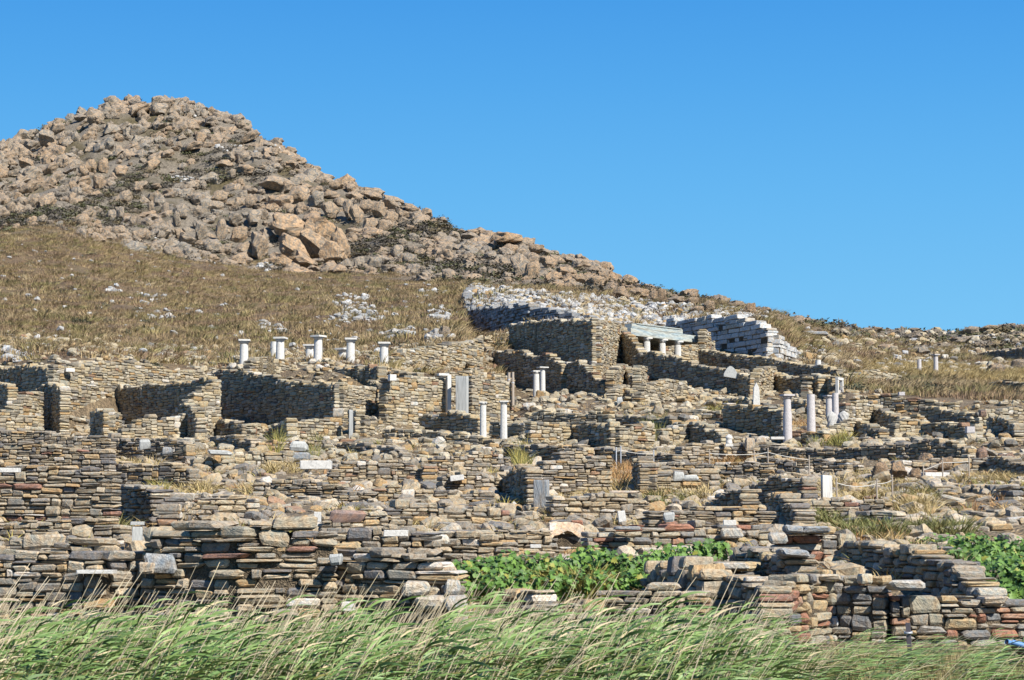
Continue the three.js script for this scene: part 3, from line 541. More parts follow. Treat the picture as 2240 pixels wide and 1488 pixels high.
wall([[1880, 52], [2000, 51]], [[1880, 1128], [1940, 1120], [2000, 1124]], 'low grey tumbled wall among dry grass at the right', { pal: 'near' });
wall([[1652, 89], [2126, 81]], [[1652, 972], [1700, 976], [1790, 984], [1850, 986], [1880, 978], [1920, 972], [2000, 966], [2060, 958], [2090, 966], [2126, 984]], 'long dark wall running below the four plain columns', { pal: 'mid' });
wall([[1660, 80], [1860, 78]], [[1660, 1000], [1740, 1008], [1800, 1004], [1860, 1010]], 'low grey wall behind the sagging rope', { pal: 'mid' });
wall([[2108, 93], [2320, 89]], [[2108, 962], [2160, 956], [2240, 962], [2320, 960]], 'dark low wall at the right edge behind the pinkish boulders', { pal: 'mid' });
wall([[1870, 79], [2170, 79.4]], [[1870, 1024], [1950, 1012], [2040, 1006], [2100, 1000], [2170, 1004]], 'lit rubble wall behind the row of brown boulders', { pal: 'mid', sw: [0.25, 0.8], sh: [0.07, 0.2] });
wall([[2170, 79], [2260, 73]], [[2170, 996], [2200, 1000], [2260, 1016]], 'dark sloping wall right of the brown boulders', { pal: 'mid' });
wall([[1806, 97], [1876, 99]], [[1806, 942], [1830, 936], [1850, 920], [1876, 914]], 'sunlit wall in front of the two headless statues', fW);
wall([[1876, 99], [1952, 94]], [[1876, 922], [1906, 926], [1930, 946], [1952, 964]], 'dark wall with a sloping top right of the statues', fW);
wall([[1842, 106], [1914, 108]], [[1842, 884], [1870, 872], [1914, 876]], 'sunlit wall with a rising top behind the statues', fW);
wall([[1914, 108], [2020, 101]], [[1914, 890], [1936, 896], [1950, 908], [2020, 916]], 'dark stepped wall right of the wall behind the statues', fW);
wall([[1950, 100], [2016, 101]], [[1950, 932], [1980, 914], [2016, 908]], 'lit rubble wall in front of the dark stepped wall', fW);
wall([[1886, 112], [2096, 109]], [[1886, 868], [1930, 862], [1970, 862], [2010, 874], [2060, 878], [2096, 884]], 'low dark wall along the foot of the golden grass bank', fW);
wall([[2020, 105], [2134, 101]], [[2020, 896], [2060, 892], [2100, 900], [2134, 908]], 'dark wall with a pink block at its end below the grass bank', fW);
wall([[2132, 101], [2240, 103]], [[2132, 902], [2180, 896], [2240, 894]], 'lit wall with pink blocks at the right edge', fW);
wall([[2020, 96], [2140, 92]], [[2020, 926], [2070, 924], [2140, 936]], 'dark low wall ending in a pale square block', fW);
wall([[2168, 98], [2230, 92]], [[2168, 918], [2200, 914], [2230, 930]], 'dark ruined stub at the right edge', fW);
wall([[1690, 124], [1800, 118]], [[1690, 816], [1730, 824], [1780, 822], [1800, 824]], 'dark wall with a window hole above the four plain columns', fW);
wall([[1760, 118], [1802, 120]], [[1760, 846], [1774, 824], [1802, 820]], 'sunlit wall end left of the white marble doorway', fW);
wall([[1800, 120], [1830, 117]], [[1800, 824], [1830, 826]], 'dark recess wall left of the white marble doorway', fW);
wall([[1776, 131], [1840, 128]], [[1776, 802], [1800, 800], [1840, 806]], 'short dark wall beneath the stub of a white column', fW);
wall([[1838, 126], [1966, 132]], [[1838, 822], [1870, 812], [1920, 812], [1966, 822]], 'yellow sunlit wall above the golden grass bank', fW);
wall([[1720, 113], [1780, 109]], [[1720, 878], [1750, 874], [1780, 880]], 'low dark wall between the two front plain columns', fW);
wall([[1640, 108], [1722, 110]], [[1640, 896], [1680, 888], [1722, 886]], 'lit low wall left of the front plain columns', fW);
wall([[1700, 96], [1810, 94]], [[1700, 946], [1750, 940], [1810, 948]], 'low lit wall behind the feet of the plain columns', fW);
// far field walls
wall([[1950, 178], [2060, 172], [2160, 166], [2260, 160]], [[1950, 800], [2060, 806], [2160, 818], [2260, 826]], 'pale dry stone field wall crossing the slope behind the far columns', { pal: 'marble', sw: [0.3, 0.8], sh: [0.14, 0.35], name: 'field_wall', category: 'field wall', group: 'field walls' });
wall([[2060, 220], [2140, 212], [2250, 205]], [[2060, 788], [2140, 774], [2250, 760]], 'grey dry stone field wall high on the far right slope', { pal: 'mid', sw: [0.3, 0.8], sh: [0.14, 0.35], name: 'field_wall', category: 'field wall', group: 'field walls' });
wall([[2170, 130], [2280, 126]], [[2170, 838], [2200, 832], [2280, 842]], 'low brown rubble bank wall at the right edge of the grass bank', { pal: 'far', name: 'field_wall', category: 'field wall', group: 'field walls' });
// stone hut on the right slope
wall([[1766, 195], [1806, 193]], [[1766, 735], [1806, 733]], 'small hut wall with a dark doorway under a stone lintel', { ...fW, name: 'hut_wall', holes: [[1780, 736, 1798, 765]], group: 'hut walls' });
wall([[1808, 197], [1840, 190]], [[1808, 730], [1824, 736], [1840, 756]], 'dark sloping side wall of the small hut', { ...fW, name: 'hut_wall', group: 'hut walls' });
wall([[1840, 190], [1884, 193]], [[1840, 756], [1884, 748]], 'sunlit low wall adjoining the small hut', { ...fW, name: 'hut_wall', group: 'hut walls' });
console.log('walls', names.get('stone_wall'), 'stones', STONES, 'loose', LOOSE);

// ------------------------------------------------------------------ granite of the mountain: joint blocks and boulders
const TONES = []; for (let i = 0; i < 9; i++) { const t = i / 8; TONES.push(std(col(lerp(0.40, 0.53, t), lerp(0.39, 0.405, t), lerp(0.365, 0.285, t)), { map: rockTex, bumpMap: rockBump, bumpScale: 0.1, roughness: 0.95 })); }
const toneCol = t => TONES[Math.round(clamp(t, 0, 1) * 8)];
const rocks = [];
function rock(px, py, w, h, tilt, tone, depth = 1, o = {}) { // a block that stands on the slope where the sight line through its foot meets it
  let g = null; for (let k = 0; k < 5 && !g; k++) g = groundAt(px, Math.min(py + h * 0.38 + k * 6, 1100), o.minD || 100); if (!g) return null;
  const D = -g.z + (o.in ?? -0.12) * w / FPX * -g.z, c = at(px, py, D), k = D / FPX;
  const e = new THREE.Euler(R(-0.2, 0.2), R(-0.5, 0.5), tilt);
  return { m4: M4(c, e, V(w * k * 0.54, h * k * 0.54, w * k * 0.54 * depth)), tone, size: w * h, geo: Math.floor(rnd() * BOULDERS.length), px, py };
}
const hand = [ // bearing, height, width, height, lean, ochre
  [310, 230, 30, 24, 0, 0.4], [282, 238, 26, 16, 0.2, 0.3], [105, 303, 54, 36, -0.2, 0.25], [72, 318, 40, 26, 0.1, 0.3], [175, 258, 30, 14, 0, 0.3], [175, 282, 20, 16, 0.1, 0.7], [150, 292, 24, 14, 0.3, 0.2],
  [60, 360, 48, 26, -0.3, 0.8], [110, 370, 40, 26, 0.4, 0.6], [120, 390, 50, 28, 0.6, 0.45], [30, 380, 46, 20, 0.3, 0.2], [40, 400, 60, 18, 0.4, 0.35], [225, 362, 30, 40, 0.1, 0.75], [200, 365, 26, 34, 0.5, 0.7], [180, 372, 24, 36, 0.7, 0.7], [262, 372, 34, 36, 0.1, 0.7], [328, 360, 46, 28, 0.5, 0.75], [215, 398, 26, 36, 0.1, 0.8], [180, 402, 46, 30, 0.3, 0.8], [160, 410, 20, 30, 0.6, 0.75], [100, 440, 50, 38, 0.4, 0.6], [70, 444, 40, 34, 0.7, 0.5], [22, 456, 28, 34, -0.2, 0.5], [46, 438, 30, 24, 0.2, 0.3], [60, 412, 50, 26, 0.5, 0.65], [14, 430, 30, 20, 0.4, 0.3], [290, 315, 26, 20, 0.2, 0.75], [295, 328, 26, 18, 0.3, 0.8], [370, 312, 22, 20, 0, 0.5], [392, 318, 18, 20, 0, 0.5], [365, 336, 36, 20, 0.4, 0.6], [420, 320, 60, 22, 0.4, 0.6], [260, 330, 22, 26, -0.2, 0.5], [485, 285, 24, 16, 0, 0.55], [545, 300, 60, 24, 0.5, 0.6], [600, 312, 50, 16, 0.35, 0.6], [535, 370, 44, 26, -0.3, 0.75], [505, 380, 22, 24, 0, 0.4],
  [195, 458, 18, 22, 0, 0.3], [160, 482, 30, 18, 0, 0.35], [272, 436, 42, 36, 0.5, 0.5], [242, 470, 26, 36, 0.2, 0.3], [262, 470, 24, 40, 0.1, 0.25], [288, 482, 18, 32, 0, 0.4], [304, 482, 14, 26, 0, 0.3], [330, 452, 18, 30, 0.1, 0.5], [250, 502, 34, 18, 0.5, 0.3], [305, 515, 44, 32, 0.5, 0.55], [320, 512, 24, 26, 0.2, 0.5], [370, 500, 30, 36, 0.1, 0.35], [352, 512, 20, 22, 0.1, 0.3], [385, 480, 22, 40, 0.1, 0.3], [392, 512, 26, 26, 0, 0.6], [410, 525, 46, 28, -0.4, 0.4], [440, 505, 32, 52, -0.1, 0.25], [428, 492, 22, 24, 0, 0.2], [482, 506, 34, 60, 0.05, 0.55], [465, 540, 48, 36, 0.6, 0.3], [492, 545, 36, 30, 0.1, 0.45], [522, 512, 42, 42, 0, 0.7], [530, 548, 48, 44, 0.05, 0.5], [568, 536, 46, 72, -0.06, 0.45], [515, 478, 40, 34, -0.1, 0.3], [555, 472, 36, 46, 0.05, 0.25], [548, 440, 30, 36, 0, 0.45], [420, 405, 36, 20, 0.1, 0.4], [480, 430, 40, 36, -0.2, 0.6], [470, 450, 44, 30, 0, 0.4], [400, 462, 34, 36, 0.1, 0.3], [360, 455, 20, 30, 0, 0.35], [432, 462, 26, 28, 0.2, 0.4], [340, 408, 30, 14, 0, 0.6], [405, 412, 26, 20, 0, 0.4], [445, 405, 18, 24, 0, 0.3], [575, 468, 30, 30, 0.2, 0.4],
  [605, 400, 80, 36, -0.15, 0.55], [640, 398, 36, 32, 0, 0.15], [655, 422, 50, 50, 0.15, 0.6], [640, 500, 110, 60, -0.3, 0.85], [700, 500, 80, 80, -0.5, 0.95], [690, 540, 110, 56, -0.65, 0.8], [640, 548, 90, 54, -0.55, 0.85], [745, 535, 44, 90, 0.35, 0.85], [720, 555, 60, 60, -0.6, 0.85], [620, 570, 70, 36, -0.5, 0.9], [670, 572, 70, 34, -0.5, 0.9], [600, 490, 30, 26, 0, 0.5], [725, 425, 50, 24, -0.3, 0.6], [722, 460, 44, 40, 0, 0.55], [745, 440, 36, 26, -0.3, 0.5], [760, 460, 30, 50, 0.2, 0.55], [780, 470, 34, 46, 0.1, 0.6], [735, 405, 36, 22, 0, 0.7],
  [800, 450, 40, 36, -0.3, 0.65], [830, 460, 40, 40, -0.2, 0.65], [855, 475, 36, 34, -0.3, 0.7], [880, 470, 34, 30, -0.2, 0.6], [810, 490, 40, 36, 0.2, 0.6], [840, 497, 36, 36, 0.1, 0.65], [775, 430, 46, 24, -0.35, 0.65], [815, 428, 46, 20, -0.35, 0.6], [860, 440, 50, 22, -0.3, 0.55], [930, 468, 34, 30, -0.3, 0.65], [900, 455, 40, 18, -0.3, 0.6], [900, 500, 30, 22, 0, 0.8], [820, 578, 34, 34, 0, 0.15], [785, 575, 30, 36, 0.2, 0.25], [850, 590, 44, 22, 0, 0.4], [760, 580, 30, 30, 0.2, 0.3], [905, 545, 30, 18, 0, 0.4], [985, 600, 44, 34, -0.5, 0.35], [1022, 585, 36, 24, 0.2, 0.2], [1045, 580, 18, 22, 0, 0.25], [1055, 592, 24, 22, 0, 0.3], [960, 605, 34, 22, 0, 0.3], [1075, 575, 20, 16, 0, 0.3], [1078, 598, 22, 22, 0, 0.35],
  [1140, 582, 48, 60, 0.15, 0.35], [1165, 590, 40, 50, -0.1, 0.8], [1155, 565, 34, 26, 0, 0.4], [1030, 510, 50, 18, -0.1, 0.8], [1060, 508, 40, 14, 0, 0.75], [1175, 545, 40, 24, -0.3, 0.75], [1220, 570, 44, 22, -0.3, 0.6], [1250, 570, 36, 16, -0.3, 0.4], [1200, 575, 40, 30, 0, 0.8], [1240, 598, 44, 30, -0.2, 0.85], [1210, 610, 40, 34, 0, 0.85], [1270, 610, 34, 26, 0, 0.75], [1300, 620, 50, 36, -0.2, 0.8], [1330, 600, 30, 20, 0, 0.5], [1320, 610, 30, 34, 0.1, 0.8], [1375, 615, 50, 30, -0.4, 0.85], [1360, 640, 36, 30, 0, 0.8], [1400, 640, 44, 26, -0.3, 0.8], [1430, 650, 30, 32, 0, 0.7], [1447, 648, 22, 36, 0, 0.85], [1455, 645, 36, 20, 0, 0.6], [1480, 655, 40, 18, -0.1, 0.5], [1510, 660, 40, 22, 0, 0.75], [1548, 672, 36, 32, 0, 0.75], [1520, 680, 40, 24, 0, 0.7], [1610, 664, 40, 18, 0, 0.6], [1640, 678, 30, 36, 0, 0.95], [1672, 680, 36, 20, -0.2, 0.8], [1700, 695, 44, 18, -0.3, 0.75], [1700, 705, 26, 24, 0, 0.7], [1745, 704, 32, 24, 0, 0.65], [1725, 718, 22, 22, 0, 0.8], [1760, 715, 30, 16, 0, 0.7], [1785, 722, 30, 14, 0, 0.6], [1850, 722, 26, 14, 0, 0.4], [1896, 722, 34, 12, 0, 0.35], [1920, 720, 26, 14, 0, 0.8], [1900, 755, 24, 18, 0, 0.75], [1940, 760, 40, 22, -0.2, 0.8], [1960, 740, 20, 8, 0, 0.7], [2000, 720, 26, 6, 0, 0.5], [2120, 724, 44, 22, 0, 0.25], [2160, 720, 50, 20, 0, 0.5], [2200, 714, 50, 14, 0, 0.5], [2230, 716, 40, 16, 0, 0.35], [2020, 768, 44, 26, 0.2, 0.1], [2100, 745, 60, 22, 0.2, 0.2], [2060, 755, 40, 14, 0.1, 0.2], [2140, 770, 18, 16, 0, 0.8], [2210, 770, 60, 18, 0.1, 0.2], [2150, 740, 40, 12, 0, 0.5], [2230, 800, 50, 30, 0, 0.4], [2180, 810, 44, 30, 0, 0.45],
];
for (const a of hand) { const r = rock(...a, R(0.6, 1)); if (r) { r.size *= 3; rocks.push(r); } }
// the thorn-scrub gullies where hardly any rock shows
const GULLY = [[[0, 490], [130, 470], [230, 440], [300, 390], [400, 350], [500, 325]], [[230, 480], [330, 420], [420, 380], [560, 385]], [[770, 555], [880, 515], [960, 500], [1000, 520]], [[900, 560], [960, 590], [1100, 600]]];
function gully(x, y) { let d = 1e9; for (const L of GULLY) for (let i = 1; i < L.length; i++) { const [ax, ay] = L[i - 1], [bx, by] = L[i], t = clamp(((x - ax) * (bx - ax) + (y - ay) * (by - ay)) / ((bx - ax) ** 2 + (by - ay) ** 2), 0, 1); d = Math.min(d, Math.hypot(x - ax - t * (bx - ax), (y - ay - t * (by - ay)) * 1.6)); } return d; }
const ochreAt = (x, y) => clamp(0.42 + 0.35 * n2(x * 0.012, y * 0.02) + 0.35 * Math.exp(-(((x - 680) / 110) ** 2 + ((y - 500) / 70) ** 2)) + 0.28 * sstep(1150, 1300, x) * sstep(1850, 1650, x) - 0.25 * sstep(1900, 2050, x) - 0.22 * Math.exp(-(((x - 450) / 110) ** 2 + ((y - 500) / 60) ** 2)) + R(-0.22, 0.22), 0, 1);
for (let i = 0; i < 15000; i++) {
  const px = R(-420, 2620), t = Math.pow(rnd(), 0.9), u = (px - PW / 2) / FPX, q = profile(u).pts;
  const D = t < 0.5 ? lerp(q[14][0] - 2, q[15][0], t * 2) : lerp(q[15][0], q[16][0] + 3, t * 2 - 1), x = u * D, z = -D, y = H(x, z), [qx, qy] = toPx(V(x, y, z));
  if (rnd() < 0.85 && hand.some(a => Math.abs(qx - a[0]) < a[2] * 0.5 && Math.abs(qy - a[1]) < a[3] * 0.55)) continue;
  const gd = gully(qx, qy), right = sstep(1700, 1850, qx);
  const keep = sstep(8, 34, gd + 10 * n2(qx * 0.03, qy * 0.05)) * (1 - 0.72 * right) * sstep(-0.75, -0.1, n2(qx * 0.008, qy * 0.014) + 0.3);
  if (rnd() > 0.06 + 0.94 * keep) continue;
  const s = (8 + 25 * Math.pow(rnd(), 1.9)) * (0.55 + 0.6 * keep) * (1 - 0.25 * right), k = D / FPX, lean = lerp(0.55, -0.35, sstep(150, 800, qx)) + R(-0.3, 0.3);
  const w = s * R(0.7, 1.3) * k, h = s * R(0.55, 1.05) * k;
  rocks.push({ m4: M4(V(x, y + h * R(-0.12, 0.22), z), new THREE.Euler(R(-0.3, 0.3), R(-0.9, 0.9), lean), V(w * 0.62, h * 0.62, w * R(0.5, 0.9))), tone: ochreAt(qx, qy), size: s * s * (qx > 0 && qx < PW ? 1 : 0.01), geo: Math.floor(rnd() * BOULDERS.length) });
}
rocks.sort((a, b) => b.size - a.size);
rocks.slice(0, 300).forEach(r => { const m = part(BOULDERS[r.geo], toneCol(r.tone), 'boulder', ground); m.applyMatrix4(r.m4); });
{
  const field = new THREE.Group(); field.name = 'boulder_field'; field.userData.kind = 'stuff'; ground.add(field);
  const by = BOULDERS.map(() => []); for (const r of rocks.slice(300)) { const t = r.tone; by[r.geo].push({ m4: r.m4, c: col(lerp(0.40, 0.53, t), lerp(0.39, 0.405, t), lerp(0.365, 0.285, t)) }); }
  const mat = std(0xffffff, { map: rockTex, bumpMap: rockBump, bumpScale: 0.1, roughness: 0.95 });
  by.forEach((l, i) => { if (l.length) instanced(BOULDERS[i], mat, l, 'boulders', field); });
}
function looseBoulder(px, py, w, h, tilt, tone, label, o = {}) {
  const r = rock(px, py, w, h, tilt, tone, o.depth || 0.9, o); if (!r) return;
  const m = new THREE.Mesh(BOULDERS[o.v ?? r.geo], o.mat || toneCol(r.tone)); m.applyMatrix4(r.m4); return add(m, 'boulder', label, 'boulder', o.group || 'loose boulders');
}
looseBoulder(346, 236, 44, 36, 0, 0.2, 'big round grey boulder on the mountain summit', { v: 3 });
looseBoulder(20, 314, 20, 34, 0.05, 0.3, 'upright rock standing on the left shoulder of the mountain');
looseBoulder(613, 446, 72, 42, 0.05, 0.8, 'large ochre egg-shaped boulder perched above the orange cliff', { v: 5, in: 0.3 });
looseBoulder(690, 437, 42, 42, 0, 0.15, 'round grey boulder right of the perched ochre one', { v: 7 });
looseBoulder(1112, 517, 70, 28, -0.1, 0.95, 'smooth pale orange dome of rock on the descending skyline', { v: 2 });
looseBoulder(868, 548, 30, 40, 0.1, 0.2, 'dark upright rock alone in the scrubby gully');
const brownRock = std(col(0.46, 0.35, 0.25), { map: rockTex, bumpMap: rockBump, bumpScale: 0.05 }), pinkRock = std(col(0.46, 0.34, 0.29), { map: rockTex, bumpMap: rockBump, bumpScale: 0.05 });
const brB = { minD: 60, mat: brownRock, group: 'brown boulders in the ruins' };
looseBoulder(1922, 1034, 40, 48, 0.05, 0.5, 'brown boulder with a shaded left side, first of the boulder row', { ...brB, v: 1 });
looseBoulder(1966, 1030, 54, 44, 0, 0.5, 'broad brown boulder second in the boulder row', { ...brB, v: 4 });
looseBoulder(2000, 1038, 30, 32, 0, 0.5, 'small brown boulder between the broad one and the rounded slab', { ...brB, v: 6 });
looseBoulder(2022, 1010, 46, 42, -0.2, 0.5, 'round brown slab leaning behind the boulder row', { ...brB, v: 8 });
looseBoulder(2066, 1016, 42, 34, 0.2, 0.5, 'brown boulder above the fallen marble blocks', { ...brB, v: 9 });
looseBoulder(2084, 998, 26, 30, 0.5, 0.5, 'pointed brown rock behind the fallen marble blocks', { ...brB, v: 10 });
looseBoulder(2148, 994, 30, 40, 0.05, 0.5, 'tall pinkish boulder standing on the wall at the right', { ...brB, mat: pinkRock, v: 11 });
looseBoulder(2204, 1006, 40, 40, 0.3, 0.5, 'tilted pinkish boulder on top of the dark sloping wall', { ...brB, mat: pinkRock, v: 12 });
looseBoulder(1875, 1080, 40, 16, 0, 0.3, 'low dark boulder in dry grass right of the marble stele', { ...brB, v: 0 });
looseBoulder(1965, 1068, 34, 22, 0, 0.3, 'grey rock in the dry grass below the boulder row', { ...brB, mat: toneCol(0.1), v: 13 });
looseBoulder(972, 725, 28, 34, 0.1, 0.4, 'big pale rock by the gully left of the theatre wall', { minD: 120, v: 2 });

// ------------------------------------------------------------------ grass, scrub and rubble (nobody could count these)
function blades(n, r, h, w, lean, seg = 2) { // a tuft of bent blades
  const P = [], I = [], U = [];
  for (let i = 0; i < n; i++) {
    const a = R(0, TAU), d = r * Math.sqrt(rnd()), bx = Math.cos(a) * d, bz = Math.sin(a) * d, hh = h * R(0.5, 1.1), out = R(0.1, 0.75), yaw = R(0, TAU), wx = Math.cos(yaw) * w, wz = Math.sin(yaw) * w, b = P.length / 3;
    for (let k = 0; k <= seg; k++) { const t = k / seg, o = t * t * hh * out, x = bx + Math.cos(a) * o + lean * t * t * hh, z = bz + Math.sin(a) * o, y = hh * (t - 0.25 * t * t * out), ww = k === seg ? 0.05 : 1 - 0.4 * t; P.push(x - wx * ww, y, z - wz * ww, x + wx * ww, y, z + wz * ww); U.push(0, t, 1, t); if (k < seg) { const q = b + k * 2; I.push(q, q + 1, q + 2, q + 1, q + 3, q + 2); } }
  }
  const g = new THREE.BufferGeometry(); g.setAttribute('position', new THREE.Float32BufferAttribute(P, 3)); g.setAttribute('uv', new THREE.Float32BufferAttribute(U, 2)); g.setIndex(I); g.computeVertexNormals(); return g;
}
function leafClump(n, size, flat = 0.6) { // small leaves through a low dome
  const P = [], I = [];
  for (let i = 0; i < n; i++) {
    const a = R(0, TAU), c = rnd(), r = Math.pow(rnd(), 0.4) * (0.8 + 0.25 * Math.sin(a * 3 + c * 5)), x = Math.cos(a) * r * Math.sqrt(1 - c * c), z = Math.sin(a) * r * Math.sqrt(1 - c * c), y = c * r * flat, b = P.length / 3;
    const d = V(R(-1, 1), R(-0.3, 1), R(-1, 1)).normalize(), e = V(R(-1, 1), R(-1, 1), R(-1, 1)).cross(d).normalize(), s = size * R(0.6, 1.3);
    for (const [p, q] of [[0, -0.4], [0, 0.4], [1, 0]]) P.push(x + (d.x * p + e.x * q) * s, y + (d.y * p + e.y * q) * s, z + (d.z * p + e.z * q) * s);
    I.push(b, b + 1, b + 2);
  }
  const g = new THREE.BufferGeometry(); g.setAttribute('position', new THREE.Float32BufferAttribute(P, 3)); g.setIndex(I); g.computeVertexNormals(); return g;
}
const leafMat = (o = {}) => std(0xffffff, { roughness: 0.8, side: THREE.DoubleSide, ...o });
const TUFTS = [0, 1, 2, 3].map(() => blades(70, 0.5, 0.62, 0.016, 0.22)), SHORT = [0, 1, 2].map(() => blades(46, 0.55, 0.3, 0.014, 0.12)), SCRUB = [0, 1, 2].map(() => leafClump(150, 0.17));
const WISPS = [0, 1, 2].map(() => blades(16, 0.22, 1.0, 0.012, 0.15, 3));
function stuff(name, sets, mat, label, category) {
  const g = new THREE.Group(); add(g, name, label, category, null, 'stuff');
  sets.forEach(([geo, list]) => { if (list.length) instanced(geo, mat, list, name + '_clumps', g); });
  return g;
}
const grassCol = k => { const c = [[0.44, 0.32, 0.17], [0.37, 0.265, 0.13], [0.35, 0.275, 0.115], [0.29, 0.25, 0.10], [0.29, 0.19, 0.115], [0.50, 0.38, 0.21]][k]; const j = R(0.6, 0.9); return col(c[0] * j, c[1] * j, c[2] * j); };
{ // dry hillside
  const big = TUFTS.map(() => []), low = SHORT.map(() => []), scr = SCRUB.map(() => []);
  for (let i = 0; i < 30000; i++) {
    const px = R(-350, 2600), u = (px - PW / 2) / FPX, q = profile(u).pts, D0 = q[10][0] + 3, D1 = q[14][0] + 10, D = Math.sqrt(lerp(D0 * D0, D1 * D1, rnd())), x = u * D, z = -D, y = H(x, z);
    const patch = fbm(x * 0.16 + 90, z * 0.1), [qx, qy] = toPx(V(x, y, z));
    if (qx > 1800 && D > 165 && rnd() < 0.55) continue;
    const bank = qx > 1030 && qx < 1520 && D > 165; if (bank && rnd() < 0.8) continue;
    if (qx > 1120 && qx < 1760 && D < 160) continue;
    const s = R(0.7, 1.5);
    if (rnd() < 0.16 + 0.3 * sstep(0, 0.5, patch)) big[i % 4].push({ m4: M4(V(x, y - 0.03, z), new THREE.Euler(0, R(0, TAU) * 0.1, 0), V(s * 1.4, s * R(0.5, 0.9), s * 1.4)), c: grassCol(rnd() < 0.55 + patch ? pick([2, 3, 1]) : pick([0, 1, 5])) });
    else low[i % 3].push({ m4: M4(V(x, y - 0.02, z), new THREE.Euler(0, R(-0.5, 0.5), 0), V(s * 1.4, s * R(0.6, 1.2), s * 1.4)), c: grassCol(pick([0, 1, 4, 4, 4, 2])) });
    if (rnd() < 0.02) scr[i % 3].push({ m4: M4(V(x, y, z), new THREE.Euler(0, R(0, 6), 0), V(R(0.5, 1.1), R(0.4, 0.8), R(0.5, 1))), c: col(0.075, 0.072, 0.04) });
  }
  stuff('dry_grass', [...TUFTS.map((g, i) => [g, big[i]]), ...SHORT.map((g, i) => [g, low[i]])], leafMat(), 'dry brown and straw-coloured grass over the hillside', 'grass');
  // scrub in the mountain gullies
  for (let i = 0; i < 12000; i++) {
    const px = R(-300, 2500), u = (px - PW / 2) / FPX, q = profile(u).pts, D = lerp(q[14][0] - 6, q[16][0], rnd()), x = u * D, z = -D, y = H(x, z), [qx, qy] = toPx(V(x, y, z)), gd = gully(qx, qy);
    if (rnd() > (0.13 + 0.87 * sstep(42, 10, gd)) * (qx > 1720 ? 0.4 : 1)) continue;
    const s = R(1.0, 2.6), g = rnd(); scr[i % 3].push({ m4: M4(V(x, y - 0.1, z), new THREE.Euler(0, R(0, 6), 0), V(s, s * R(0.5, 0.8), s)), c: g < 0.55 ? col(0.085, 0.072, 0.055) : g < 0.85 ? col(0.085, 0.085, 0.035) : col(0.13, 0.10, 0.05) });
  }
  stuff('thorny_shrubbery', SCRUB.map((g, i) => [g, scr[i]]), leafMat(), 'low dark thorny scrub filling the mountain gullies', 'scrub');
}
